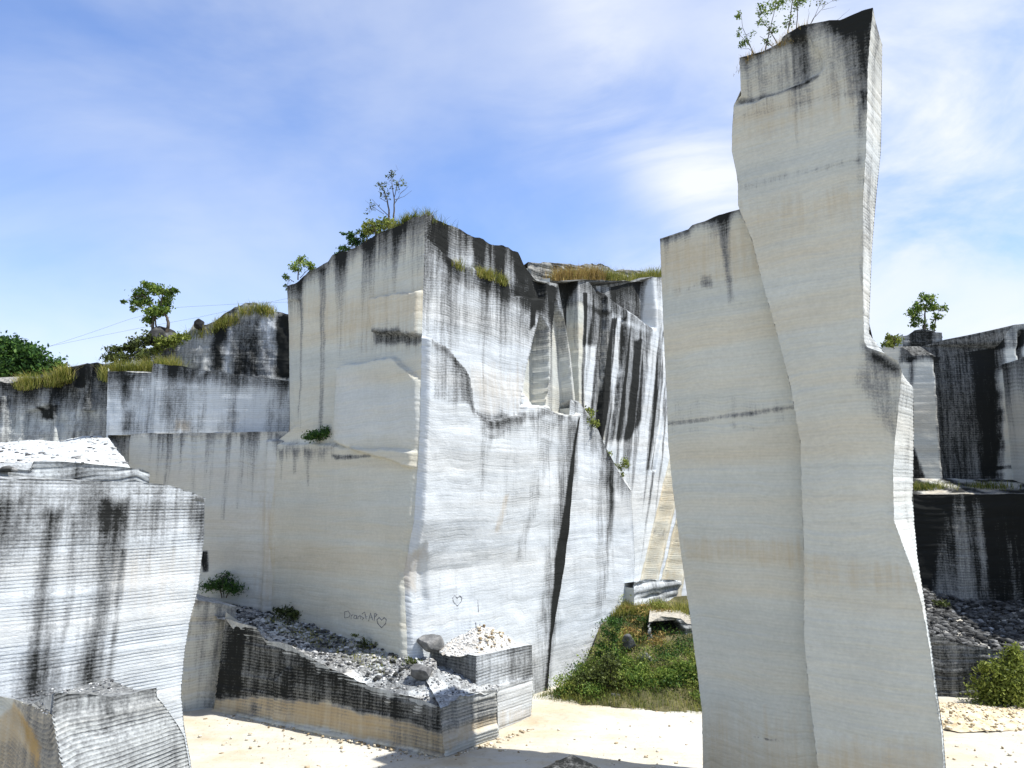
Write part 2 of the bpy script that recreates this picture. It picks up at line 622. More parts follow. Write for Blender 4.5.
# ------------------------------------------------------------------ helpers: patches, stones, plants
def patch(name, rows, nu, nv, amp, mat, freq=1.0, seed=3, parent=None, paint=None, smooth=False, fine=.25, steps=0.0):
    """uneven ground sheet through rows of surveyed points"""
    R = []
    for r in rows:
        r = np.asarray(r, float)
        t = np.linspace(0, 1, len(r)); tt = np.linspace(0, 1, nu)
        R.append(np.stack([np.interp(tt, t, r[:, k]) for k in range(3)], -1))
    R = np.stack(R)
    t = np.linspace(0, 1, len(rows)); tt = np.linspace(0, 1, nv)
    out = np.empty((nv, nu, 3))
    for k in range(3):
        for j in range(nu):
            out[:, j, k] = np.interp(tt, t, R[:, j, k])
    x, y = out[..., 0], out[..., 1]
    h = (fbm(x * freq, y * freq, 0, seed, 5) - .5) * 2 * amp + (fbm(x * freq * 6, y * freq * 6, 0, seed + 3, 3) - .5) * 2 * amp * fine
    out[..., 2] += h
    if steps:
        zq = out[..., 2] / steps
        fr = zq - np.floor(zq)
        out[..., 2] = (np.floor(zq) + sstep(.55, 1, fr)) * steps
    idx = np.arange(nu * nv).reshape(nv, nu)
    f = np.stack([idx[:-1, :-1], idx[:-1, 1:], idx[1:, 1:], idx[1:, :-1]], -1).reshape(-1, 4)
    A = None
    if paint is not None:
        A = np.zeros((nv, nu, 4)); A[..., 3] = .3
        A[..., 0] = paint[0] * sstep(.3, .65, fbm(x * 1.1, y * 1.1, 0, seed + 8, 4)) + paint[0] * .25
        A[..., 1] = paint[1] * sstep(.35, .6, fbm(x * .7, y * .7, 4, seed + 9, 4))
        A[..., 2] = paint[2]
        A = A.reshape(-1, 4)
    o = mesh_obj(name, out.reshape(-1, 3), f, mat, parent, attr=A, smooth=smooth)
    return o, out


_t = [(-1, -1, -1), (1, -1, -1), (1, 1, -1), (-1, 1, -1), (-1, -1, 1), (1, -1, 1), (1, 1, 1), (-1, 1, 1), (0, 0, 1.5), (1.45, 0, 0), (0, -1.45, 0), (-1.4, 0, 0), (0, 1.4, 0), (0, 0, -1.3)]
_f = [(4, 5, 8), (5, 6, 8), (6, 7, 8), (7, 4, 8), (1, 2, 9), (2, 6, 9), (6, 5, 9), (5, 1, 9), (0, 1, 10), (1, 5, 10), (5, 4, 10), (4, 0, 10), (3, 0, 11), (0, 4, 11), (4, 7, 11), (7, 3, 11), (2, 3, 12), (3, 7, 12), (7, 6, 12), (6, 2, 12), (0, 3, 13), (3, 2, 13), (2, 1, 13), (1, 0, 13)]
ST_V, ST_F = np.array(_t, float) * .62, np.array(_f)


def stone_verts(p, s, g, flat=.6):
    v = ST_V + g.uniform(-.28, .28, ST_V.shape)
    v = v * s * np.array([g.uniform(.7, 1.3), g.uniform(.7, 1.3), flat * g.uniform(.6, 1.2)])
    a = g.uniform(0, 6.28)
    ca, sa = math.cos(a), math.sin(a)
    w = v.copy()
    w[:, 0] = v[:, 0] * ca - v[:, 1] * sa
    w[:, 1] = v[:, 0] * sa + v[:, 1] * ca
    return w + p


def stones(name, label, pts, smin, smax, mat, seed=5, parent=None, cat='rubble', power=2.5):
    g = np.random.default_rng(seed)
    V, Fc = [], []
    for i, p in enumerate(pts):
        s = smin + (smax - smin) * g.random() ** power
        V.append(stone_verts(np.asarray(p) + (0, 0, s * .15), s, g))
        Fc.append(ST_F + i * len(ST_V))
    o = mesh_obj(name, np.concatenate(V), np.concatenate(Fc), mat, parent)
    if parent is None:
        tag(o, label, cat, kind='stuff')
    else:
        o['kind'] = 'stuff'
    return o


def sample_grid(out, n, seed, uw=(0, 1), vw=(0, 1), bias=1.0):
    g = np.random.default_rng(seed)
    nv, nu = out.shape[:2]
    v = vw[0] + (vw[1] - vw[0]) * g.random(n) ** bias
    u = uw[0] + (uw[1] - uw[0]) * g.random(n)
    a, b = v * (nv - 1), u * (nu - 1)
    i, j = np.minimum(a.astype(int), nv - 2), np.minimum(b.astype(int), nu - 2)
    fa, fb = (a - i)[:, None], (b - j)[:, None]
    return (out[i, j] * (1 - fa) + out[i + 1, j] * fa) * (1 - fb) + (out[i, j + 1] * (1 - fa) + out[i + 1, j + 1] * fa) * fb


def boulder(name, label, p, s, mat, seed=1, squash=(1, 1, .7), group=None, cat='boulder', sub=9):
    """angular boulder: cube-sphere cut by random planes"""
    g = np.random.default_rng(seed)
    n = sub
    V = []
    Fc = []
    for ax in range(3):
        for sg in (-1, 1):
            t = np.linspace(-1, 1, n)
            a, b = np.meshgrid(t, t)
            q = np.zeros((n, n, 3))
            q[..., ax] = sg
            q[..., (ax + 1) % 3] = a * sg
            q[..., (ax + 2) % 3] = b
            idx = np.arange(n * n).reshape(n, n) + len(V) * n * n
            Fc.append(np.stack([idx[:-1, :-1], idx[:-1, 1:], idx[1:, 1:], idx[1:, :-1]], -1).reshape(-1, 4))
            V.append(q.reshape(-1, 3))
    V = np.concatenate(V)
    V /= np.linalg.norm(V, axis=1)[:, None]
    for _ in range(18):
        d = g.normal(size=3); d /= np.linalg.norm(d)
        h = g.uniform(.42, .72)
        k = V @ d
        V = V - np.outer(np.maximum(k - h, 0), d)
    V *= 1 + (fbm(V[:, 0] * 3 + seed, V[:, 1] * 3, V[:, 2] * 3, seed, 3)[:, None] - .5) * .16
    V = V * np.array(squash) * s
    V[:, 2] -= V[:, 2].min() + .06 * s
    o = mesh_obj(name, V + np.asarray(p), Fc, mat)
    tag(o, label, cat, group)
    return o


def tube(path, rad, k=6):
    path = np.asarray(path, float)
    n = len(path)
    V = []
    for i in range(n):
        t = path[min(i + 1, n - 1)] - path[max(i - 1, 0)]
        t = t / (np.linalg.norm(t) + 1e-9)
        a = np.cross(t, (0, 0, 1) if abs(t[2]) < .9 else (1, 0, 0)); a /= np.linalg.norm(a)
        b = np.cross(t, a)
        for j in range(k):
            th = 2 * math.pi * j / k
            V.append(path[i] + (a * math.cos(th) + b * math.sin(th)) * rad[i])
    Fc = []
    for i in range(n - 1):
        for j in range(k):
            Fc.append((i * k + j, i * k + (j + 1) % k, (i + 1) * k + (j + 1) % k, (i + 1) * k + j))
    return np.array(V), np.array(Fc)


def join(parts):
    V, Fc, o = [], [], 0
    for v, f in parts:
        V.append(v); Fc.append(f + o); o += len(v)
    return np.concatenate(V), np.concatenate(Fc)


def leaf_quads(c, size, g, aspect=.5):
    n = len(c)
    a = g.normal(size=(n, 3)); a /= np.linalg.norm(a, axis=1)[:, None]
    b = np.cross(a, g.normal(size=(n, 3))); b /= np.linalg.norm(b, axis=1)[:, None]
    s = size * g.uniform(.6, 1.35, n)[:, None]
    cr = np.cross(a, b) * s * .12
    v = np.stack([c - a * s, c + b * s * aspect + cr, c + a * s, c - b * s * aspect + cr], 1).reshape(-1, 3)
    f = np.arange(4 * n).reshape(n, 4)
    return v, f


def cluster_pts(c, r, n, g, hollow=.35):
    d = g.normal(size=(n, 3)); d /= np.linalg.norm(d, axis=1)[:, None]
    k = (hollow + (1 - hollow) * g.random(n) ** .6)[:, None]
    return c + d * k * np.asarray(r)


def plant(name, label, cat, Y, base, stems, clumps, leaf, mat, seed=1, group=None, parts=('trunk', 'crown'), depth=.6, mix=None, density=3.2, aspect=.5, twigs=True):
    """stems: lists of (px,py,radius m); clumps: (px,py,rx px,ry px,n leaves); all at about depth Y"""
    g = np.random.default_rng(seed)
    leaf = leaf * .8
    b = P(base[0], base[1], Y)
    root = empty(name, b)
    tag(root, label, cat, group)
    mpp = Y / F
    tb = []
    tips = []
    for s in stems:
        pts = [P(px, py, Y) for px, py, r in s]
        dz = g.uniform(-.5, .5)
        n = len(pts)
        for i in range(n):
            pts[i] = pts[i] + np.array([0, dz * depth * (i / max(1, n - 1)), 0])
        rr = [r for _, _, r in s]
        # finer, slightly crooked path
        t = np.linspace(0, n - 1, (n - 1) * 4 + 1)
        pp = np.stack([np.interp(t, range(n), [p[k] for p in pts]) for k in range(3)], -1)
        pp[1:] += g.normal(scale=.012 * leaf / .08, size=pp[1:].shape)
        tb.append(tube(pp, np.interp(t, range(n), rr), 6))
        tips.append(pp)
    L = []
    tp = np.concatenate(tips) if tips else b[None]
    for (px, py, rx, ry, n) in clumps:
        c = P(px, py, Y) + np.array([0, g.uniform(-1, 1) * depth * rx * mpp, 0])
        r = np.array([rx * mpp, rx * mpp * .9, ry * mpp])
        n = int(n * density)
        # a clump is a handful of sprays of leaves
        ns = max(4, n // 16)
        sp = cluster_pts(c, r, ns, g, .2)
        sub = sp[g.integers(0, ns, n)] + g.normal(size=(n, 3)) * r * .33
        L.append(sub)
        if twigs:
            for k in range(min(ns, 7)):
                j = np.argmin(((tp - sp[k]) ** 2).sum(1))
                q = tp[j]
                mid = (q + sp[k]) / 2 + g.normal(scale=.04, size=3)
                tb.append(tube([q, mid, sp[k]], [leaf * .11, leaf * .08, leaf * .04], 4))
    if tb:
        v, f = join(tb)
        mesh_obj(parts[0], v, f, M_BARK, root)
    c = np.concatenate(L)
    v, f = leaf_quads(c, leaf, g, aspect)
    mesh_obj(parts[1], v, f, mat, root)
    return root


def blades(pts, hmin, hmax, g, lean=.5, w=.02):
    pts = np.concatenate([np.asarray(pts), np.asarray(pts) + g.normal(scale=.09, size=(len(pts), 3)) * np.array([1, 1, .5])])
    lean, w, hmin = lean * 1.9, w * .62, hmin * .4
    n = len(pts)
    h = g.uniform(hmin, hmax, n)
    a = g.uniform(0, 6.28, n)
    l = h * g.uniform(.1, lean, n)
    dx, dy = np.cos(a), np.sin(a)
    p = np.asarray(pts)
    ww = w * g.uniform(.6, 1.4, n)
    side = np.stack([-dy, dx, 0 * a], -1) * ww[:, None]
    mid = p + np.stack([dx * l * .35, dy * l * .35, h * .6], -1)
    tip_ = p + np.stack([dx * l, dy * l, h], -1)
    v = np.stack([p - side, p + side, mid + side * .7, mid - side * .7, tip_], 1).reshape(-1, 3)
    i = np.arange(n)[:, None] * 5
    return v, [np.concatenate([i, i + 1, i + 2, i + 3], 1), np.concatenate([i + 3, i + 2, i + 4], 1)]


def grass(name, label, pts, hmin, hmax, mat, seed=1, lean=.6, w=.02):
    g = np.random.default_rng(seed)
    v, f = blades(pts, hmin, hmax, g, lean, w)
    o = mesh_obj(name, v, f, mat)
    return tag(o, label, 'grass', kind='stuff')


def strip_pts(path, n, width, g, zj=.05, clump=True):
    path = np.asarray(path, float)
    t = g.random(n) * (len(path) - 1)
    if clump:
        cs = g.random(max(5, n // 130)) * (len(path) - 1)
        t = np.clip(cs[g.integers(0, len(cs), n)] + g.normal(scale=.12, size=n), 0, len(path) - 1)
        k = g.random(n) < .15
        t = np.where(k, g.random(n) * (len(path) - 1), t)
    p = np.stack([np.interp(t, range(len(path)), path[:, k]) for k in range(3)], -1)
    p[:, 0] += g.uniform(-.5, .5, n) * width
    p[:, 1] += g.uniform(-.2, .8, n) * width
    p[:, 2] += g.uniform(-1, .3, n) * zj
    return p


# ------------------------------------------------------------------ quarry floor
def axis_pts(lo, hi, step, far):
    a = np.arange(lo, hi + 1e-6, step)
    e = np.geomspace(step * 2, far, 14)
    return np.concatenate([lo - e[::-1], a, hi + e])


gx, gy = axis_pts(-14, 22, .15, 420), axis_pts(9, 40, .15, 420)
GX, GY = np.meshgrid(gx, gy)
near = sstep(0, 6, np.minimum.reduce([GX + 18, 26 - GX, GY - 4, 44 - GY]))
GZ = ((fbm(GX * .3, GY * .3, 0, 5, 4) - .5) * .16 + (fbm(GX * 2.2, GY * 2.2, 0, 6, 4) - .5) * .05) * near
# shallow wheel ruts across the floor
for (x0, y0, x1, y1) in [(-11, 27, -2, 30), (-9, 25.2, 3, 27.5), (-4, 22, 6, 28)]:
    dd = np.abs((GX - x0) * (y1 - y0) - (GY - y0) * (x1 - x0)) / math.hypot(x1 - x0, y1 - y0)
    GZ -= .025 * np.exp(-(dd / .12) ** 2) * near
idx = np.arange(GX.size).reshape(GX.shape)
gf = np.stack([idx[:-1, :-1], idx[:-1, 1:], idx[1:, 1:], idx[1:, :-1]], -1).reshape(-1, 4)


def floor_material():
    m, n, l, b = new_mat('quarry_floor')
    g = n.new('ShaderNodeNewGeometry')
    pos = g.outputs['Position']
    t1 = tex_noise(n, l, pos, .28, 6, .6, .4)
    t2 = tex_noise(n, l, pos, 5.0, 7, .7)
    t3 = tex_noise(n, l, mapping(n, l, pos, (.25, 1.6, 1)), .9, 5, .6, .3)
    r = ramp(n, [(.3, (.45, .45, .43)), (.46, (.435, .42, .37)), (.6, (.4, .365, .29)), (.74, (.34, .285, .2))])
    l.new(t1, r.inputs[0])
    r3 = ramp(n, [(.4, (1, 1, 1)), (.62, (1, .93, .8))])
    l.new(t3, r3.inputs[0])
    c = mixc(n, l, .8, r.outputs[0], r3.outputs[0], 'MULTIPLY')
    r2 = ramp(n, [(.28, (.72, .68, .6)), (.45, (1, 1, 1)), (.7, (1.05, 1.05, 1.05))])
    l.new(t2, r2.inputs[0])
    c = mixc(n, l, .8, c, r2.outputs[0], 'MULTIPLY')
    l.new(c, b.inputs['Base Color'])
    bp = n.new('ShaderNodeBump')
    bp.inputs['Strength'].default_value = .5
    bp.inputs['Distance'].default_value = .05
    l.new(tex_noise(n, l, pos, 7, 8, .7), bp.inputs['Height'])
    l.new(bp.outputs[0], b.inputs['Normal'])
    return m


M_FLOOR = floor_material()
fl = mesh_obj('quarry_floor', np.stack([GX, GY, GZ], -1).reshape(-1, 3), gf, M_FLOOR, origin=(0, 0, 0), smooth=True)
fl['kind'] = 'structure'


# ------------------------------------------------------------------ the big two-faced cliff
LA = wall(420, 430, 27.2, -50)
LB = wall(420, 430, 27.2, 40)
nB = np.array([.766, -.643]); nA = np.array([-.643, -.766])
dB = direc(40); dA = direc(-50)
eL = edge_on(LA, [(287, 286), (289, 330), (290, 431), (269, 447), (266, 600), (262, 720)])
eC = edge_on(LA, [(425, 217), (422, 330), (420, 430), (414, 520), (404, 572), (407, 640), (409, 745)])
eR = edge_on(LB, [(558, 284), (570, 350), (577, 415), (562, 560), (548, 640), (543, 700)])
main = rock('limestone_cliff', 'tallest stepped limestone cliff in the centre, pale left face and white stained right face', [
    eL, eC, eR, eR.shift(*(dA * 6)), eL.shift(*(dB * 7))], [
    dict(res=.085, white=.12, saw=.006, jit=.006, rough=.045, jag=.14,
         top=[(287, 286), (300, 274), (320, 265), (324, 258), (345, 250), (372, 235), (395, 226), (412, 217), (426, 215)],
         topstain=(1.0, .95), drip=(.6, 4.6, 1.1), dth=.53, mottle=.1,
         relief=[([(338, 372), (345, 366), (395, 358), (424, 385), (424, 470), (338, 442)], .22, .02),
                 ([(372, 300), (430, 290), (430, 336), (376, 334)], .28, .03),
                 ([(280, 442), (420, 452), (420, 760), (250, 760)], .16, .04),
                 ([(287, 300), (301, 300), (297, 425), (287, 432)], -.12, .03)],
         strokes=[('s', [(374, 331), (424, 333), (424, 342), (400, 346), (376, 344)], .7, .12),
                  ('s', [(320, 268), (327, 268), (325, 330), (323, 430), (319, 430)], .5, .1, .08),
                  ('s', [(298, 300), (303, 300), (301, 430), (297, 430)], .3, .12),
                  ('s', [(274, 441), (338, 445), (335, 458), (276, 456)], .5, .35), ('s', [(282, 450), (286, 450), (286, 480), (283, 480)], .4, .12, .06), ('s', [(296, 450), (301, 450), (300, 474), (297, 474)], .4, .12, .06), ('s', [(308, 450), (316, 450), (313, 486), (310, 486)], .4, .12, .06),
                  ('s', [(335, 455), (376, 455), (372, 458), (340, 460)], .75, .05, .03),
                  ('s', [(340, 346), (375, 320), (424, 330), (420, 350), (360, 352)], .22, .5),
                  ('t', [(300, 300), (424, 290), (424, 345), (330, 340)], .12, .6),
                  ('t', [(268, 500), (276, 500), (274, 590), (266, 590)], .3, .3),
                  ('w', [(340, 370), (424, 395), (424, 440), (340, 440)], .3, .5)]),
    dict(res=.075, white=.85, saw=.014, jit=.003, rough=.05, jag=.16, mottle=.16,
         top=[(425, 216), (440, 219), (458, 226), (480, 236), (500, 243), (520, 247), (531, 253), (537, 266), (548, 281), (559, 288)],
         topstain=(.7, 1.6), drip=(.6, 6.5, 1.5), dth=.46,
         relief=[([(452, 262), (508, 280), (512, 295), (545, 300), (550, 200), (440, 190), (425, 240)], -.35, .03),
                 ([(424, 338), (442, 350), (463, 374), (470, 412), (482, 421), (518, 416), (524, 392), (548, 410), (590, 415), (590, 760), (380, 760), (400, 345)], .3, .025),
                 ([(540, 316), (548, 330), (547, 406), (520, 406), (528, 360)], -.9, .03, (512, 546)),
                 ([(556, 300), (565, 322), (573, 414), (546, 414), (552, 350)], -.5, .03, (540, 568)),
                 ([(403, 570), (425, 545), (432, 600), (415, 660), (400, 640)], -.14, .16)],
         strokes=[('s', [(424, 222), (442, 222), (452, 262), (440, 268), (426, 300)], .32, .5),
                  ('s', [(424, 336), (442, 347), (464, 371), (473, 411), (484, 419), (520, 413), (548, 406), (566, 412), (566, 420), (548, 414), (522, 422), (484, 429), (465, 416), (459, 378), (440, 357), (424, 346)], .38, .14, .12),
                  ('s', [(446, 262), (510, 280), (545, 300), (543, 312), (500, 300), (450, 282)], .5, .3),
                  ('s', [(426, 262), (540, 296), (548, 345), (500, 350), (430, 330)], .3, .8), ('s', [(426, 218), (520, 246), (556, 290), (545, 300), (450, 262), (428, 250)], .3, .4),
                  ('s', [(520, 250), (534, 256), (556, 292), (556, 330), (542, 318), (525, 290)], .36, .5),
                  ('s', [(424, 340), (442, 352), (461, 374), (468, 410), (455, 405), (424, 400)], .36, .2),
                  ('s', [(452, 375), (464, 375), (466, 410), (456, 404)], .35, .15),
                  ('s', [(470, 414), (520, 414), (512, 432), (484, 440), (478, 500), (472, 500), (475, 440)], .42, .2),
                  ('s', [(524, 418), (545, 408), (560, 418), (550, 430), (522, 560), (514, 560), (532, 450)], .34, .2),
                  ('s', [(566, 420), (580, 420), (556, 560), (536, 690), (520, 690), (542, 560)], .3, .35),
                  ('s', [(574, 418), (582, 418), (562, 560), (547, 705), (537, 705), (551, 560)], 1.25, .12, .06),
                  ('s', [(530, 292), (536, 292), (534, 325), (529, 330)], 1.0, .08, .03),
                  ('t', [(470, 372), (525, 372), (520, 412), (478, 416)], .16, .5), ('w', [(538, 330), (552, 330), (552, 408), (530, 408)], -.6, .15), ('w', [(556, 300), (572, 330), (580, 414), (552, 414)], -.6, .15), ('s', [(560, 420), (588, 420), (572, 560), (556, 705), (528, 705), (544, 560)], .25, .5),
                  ('t', [(500, 495), (505, 495), (497, 530), (492, 530)], .3, .08),
                  ('t', [(405, 560), (425, 548), (422, 590), (408, 590)], .35, .3)])],
    seed=3, rings=6, top_paint=(.7, .1, .3))

# charcoal drawings on the cliff: a scrawl and hearts, thin strokes lying on the stone
from mathutils.bvhtree import BVHTree


def bvh(o):
    off = o.matrix_world.translation if o.parent is None else o.location
    off = Vector(o.location) + (Vector(o.parent.location) if o.parent else Vector())
    return BVHTree.FromPolygons([v.co + off for v in o.data.vertices], [p.vertices for p in o.data.polygons])


def hit(tree, px, py, lift=0.0):
    d = Vector(ray(px, py)).normalized()
    loc, nr, i, t = tree.ray_cast(Vector((0, 0, EYE)), d)
    if loc is None:
        return None
    return np.array(loc) - np.array(d) * lift


def scrawl(name, tree, strokes, w, parent, nrm):
    V, Fc, o = [], [], 0
    n3 = np.array([nrm[0], nrm[1], 0])
    for s in strokes:
        pts = [hit(tree, px, py, .02) for px, py in s]
        for a, b in zip(pts[:-1], pts[1:]):
            if a is None or b is None: continue
            t = (b - a) / (np.linalg.norm(b - a) + 1e-9)
            sd = np.cross(t, n3) * w
            q = [a - sd - t * w * .6, a + sd - t * w * .6, b + sd + t * w * .6, b - sd + t * w * .6]
            V += q + [p - n3 * .05 for p in q]
            Fc += [(o, o + 3, o + 2, o + 1), (o, o + 1, o + 5, o + 4), (o + 1, o + 2, o + 6, o + 5), (o + 2, o + 3, o + 7, o + 6), (o + 3, o, o + 4, o + 7)]
            o += 8
    return mesh_obj(name, np.array(V), np.array(Fc), M_INK, parent)


def heart(cx, cy, s):
    return [[(cx, cy - s * .25), (cx - s * .28, cy - s * .55), (cx - s * .52, cy - s * .3), (cx - s * .45, cy + s * .1), (cx, cy + s * .6), (cx + s * .45, cy + s * .1), (cx + s * .52, cy - s * .3), (cx + s * .28, cy - s * .55), (cx, cy - s * .25)]]


WR = [[(344.5, 612), (344.5, 618)], [(344, 612), (348, 611), (350, 614), (349, 617), (345, 618)], [(351, 615), (351, 619)], [(351, 616), (353, 614.5)],
      [(356.5, 616), (354.5, 615), (353.5, 618), (356, 619), (356.5, 615.5), (357, 619)], [(358, 616), (358, 619)], [(358, 617), (360, 615.5), (360.5, 619)],
      [(361, 616.5), (363.5, 618), (362, 620)], [(362, 614), (364.5, 612), (366, 619)], [(368.5, 621), (370.5, 613), (372.5, 620)], [(369.5, 618), (372, 617.5)], [(374, 621), (374.5, 613.5), (377, 614.5), (374.5, 617)], [(365, 617), (367, 616.5)]]

T_main = bvh(main)
tag(scrawl('graffiti', T_main, WR, .010, main, nA), 'charcoal scrawl on the shaded left face')
tag(scrawl('graffiti', T_main, heart(381.5, 622.5, 9), .012, main, nA), 'charcoal heart next to the scrawl')
tag(scrawl('graffiti', T_main, heart(457.5, 600.5, 9), .008, main, nB), 'faint heart on the bright right face')
tag(scrawl('graffiti', T_main, [[(478, 600), (478.5, 612)]], .008, main, nB), 'faint upright stroke on the bright right face')
tag(scrawl('graffiti', T_main, [[(476, 622), (476.5, 632)], [(480, 624), (480, 634)], [(475.5, 628), (480.5, 629)]], .012, main, nB), 'faint letter low on the bright right face')

# ------------------------------------------------------------------ buttress under the plants, right of the black seep
def moved(line, n, d):
    return (line[0] + n[0] * d, line[1] + n[1] * d, line[2], line[3])


LW = moved(LB, nB, .1)
wL = edge_on(LW, [(570, 408), (556, 560), (540, 640), (536, 705)])
wR = edge_on(LW, [(631, 490), (635, 560), (632, 610), (618, 660), (616, 720)])
butt = rock('limestone_buttress', 'white buttress with sloping plant-grown top between black seep line and fluted wall',
     [wL, wR, wR.shift(*(dA * 1.6)), wL.shift(*(dA * 1.6))],
     [dict(res=.075, white=.9, saw=.014, jit=.003, rough=.05, jag=.06, mottle=.14, top=[(560, 398), (577, 414), (590, 430), (603, 452), (631, 490)],
           topstain=(.45, .9), drip=(.55, 4.5, 1.6), dth=.48,
           strokes=[('s', [(590, 430), (604, 450), (629, 490), (622, 500), (600, 475)], .28, .35),
                    ('s', [(600, 470), (616, 480), (606, 560), (600, 620), (594, 620), (598, 540)], .3, .2),
                    ('s', [(574, 418), (582, 418), (562, 560), (550, 705), (543, 705), (556, 560)], .5, .2),
                    ('s', [(612, 485), (617, 490), (606, 600), (602, 600)], .35, .1)])],
     seed=9, rings=4, top_paint=(.2, .1, .8))

# ------------------------------------------------------------------ fluted wall behind it
LF = moved(LB, nB, -.4)
fL = edge_on(LF, [(550, 278), (550, 600)])
fR = edge_on(LF, [(712, 276), (712, 640)])
FAR = [(760, 640), (760, 260)]
gq_ = random.Random(4)
RIBS = []
for k_ in range(26):
    xa = gq_.uniform(592, 672); ya = gq_.uniform(320, 400) + max(0, (xa - 640)) * .5; yb = ya + gq_.uniform(50, 150); wd_ = gq_.uniform(.8, 3.0); ln_ = (yb - ya) * gq_.uniform(.09, .15)
    ym_ = ya + (yb - ya) * gq_.uniform(.2, .5); xm_ = xa - ln_ * (ym_ - ya) / (yb - ya)
    RIBS.append(('s', [(xa + 2, ya - 30), (xm_ + wd_, ym_), (xa - ln_ * 1.3, yb + 35), (xm_ - wd_, ym_)], gq_.uniform(.3, .7), .1, .04))
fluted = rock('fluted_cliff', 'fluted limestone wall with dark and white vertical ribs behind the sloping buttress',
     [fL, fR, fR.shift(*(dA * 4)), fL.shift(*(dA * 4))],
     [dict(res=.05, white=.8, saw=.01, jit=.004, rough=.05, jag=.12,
           top=[(544, 280), (570, 279), (585, 278), (600, 282), (615, 282), (628, 279), (645, 273), (664, 274), (712, 276)],
           topstain=(.5, .8), drip=(.45, 5, 2.2), dth=.5,
           relief=[([(530, 240), (740, 240), (740, 660), (530, 660)], -.9, .01),
                   ([(582, 240), (582, 300), (585, 430), (575, 660)] + FAR, .6, .03),
                   ([(608, 240), (607, 320), (602, 440), (582, 660)] + FAR, .3, .03),
                   ([(586, 262), (604, 290), (655, 326), (650, 255)], -.7, .3),
                   ([(622, 318), (614, 400), (606, 460), (610, 460), (618, 400), (627, 318)], -.15, .03),
                   ([(664, 300), (668, 300), (672, 380), (655, 470), (651, 470), (664, 380)], -.2, .05),
                   ([(690, 400), (672, 455), (656, 520), (640, 588), (628, 640), (634, 640), (646, 588), (662, 520), (678, 455), (696, 400)], .8, .02),
                   ([(700, 440), (681, 500), (672, 545), (662, 588), (652, 640), (660, 640), (670, 588), (680, 545), (689, 500), (708, 440)], 1.05, .02)],
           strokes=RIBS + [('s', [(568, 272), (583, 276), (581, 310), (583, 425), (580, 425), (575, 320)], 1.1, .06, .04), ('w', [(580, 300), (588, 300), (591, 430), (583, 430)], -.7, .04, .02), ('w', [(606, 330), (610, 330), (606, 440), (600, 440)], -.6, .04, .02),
                    ('s', [(588, 292), (592, 292), (591, 345), (589, 425), (587, 425), (588, 330)], .9, .05, .03),
                    ('s', [(586, 280), (606, 284), (655, 326), (652, 334), (616, 316), (582, 302)], .55, .25),
                    ('s', [(588, 302), (611, 312), (606, 400), (599, 440), (593, 440), (602, 345), (589, 345)], .7, .15, .08),
                    ('s', [(612, 318), (617, 318), (610, 400), (604, 440), (600, 430)], .95, .06, .04),
                    ('s', [(620, 322), (652, 334), (642, 420), (628, 440), (612, 440), (622, 370)], .7, .2, .1),
                    ('s', [(636, 340), (643, 340), (628, 470), (622, 470)], .7, .1),
                    ('s', [(620, 274), (650, 270), (652, 326), (642, 318), (624, 300)], .9, .2),
                    ('s', [(664, 330), (668, 330), (660, 400), (650, 470), (646, 470), (658, 380)], .5, .1),
                    ('w', [(671, 452), (740, 452), (740, 640), (626, 640), (638, 588), (654, 520)], -.75, .02, .0), ('t', [(671, 452), (740, 452), (740, 640), (626, 640), (638, 588), (654, 520)], .2, .02, .0),  # niche returns painted creamier and tan to deepen their shade
                    ('w', [(674.5, 455), (658.5, 520), (642.5, 588), (630, 640), (636, 640), (648, 588), (664, 520), (680, 455)], .95, .02, .0), ('t', [(674.5, 455), (658.5, 520), (642.5, 588), (630, 640), (636, 640), (648, 588), (664, 520), (680, 455)], -.3, .02, .0),  # here and below: fin fronts painted white so they look sunlit
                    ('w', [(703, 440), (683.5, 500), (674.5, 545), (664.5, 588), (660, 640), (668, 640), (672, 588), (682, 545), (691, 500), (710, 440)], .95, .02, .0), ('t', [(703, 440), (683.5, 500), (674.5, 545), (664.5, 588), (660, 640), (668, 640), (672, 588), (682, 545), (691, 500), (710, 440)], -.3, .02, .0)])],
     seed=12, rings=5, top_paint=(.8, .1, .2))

# ridge of weathered rock behind, under the dry grass
LR = moved(LB, nB, -5.0)
rL = edge_on(LR, [(528, 268), (528, 420)])
rR = edge_on(LR, [(690, 274), (690, 420)])
rock('weathered_ridge', 'dark weathered rock ridge with dry grass on the skyline right of the tall cliff',
     [rL, rR, rR.shift(*(dA * 4)), rL.shift(*(dA * 4))],
     [dict(res=.12, white=.2, saw=.02, jit=.05, rough=.22, jag=.22, base=.62, tan=.1,
           top=[(528, 262), (540, 261), (556, 263), (566, 264), (578, 265), (590, 262), (604, 264), (610, 270), (625, 269), (640, 272), (660, 274), (690, 276)])],
     seed=15, zb=8, rings=4, top_paint=(.8, .2, .1), cat='ridge', top_rough=.3)

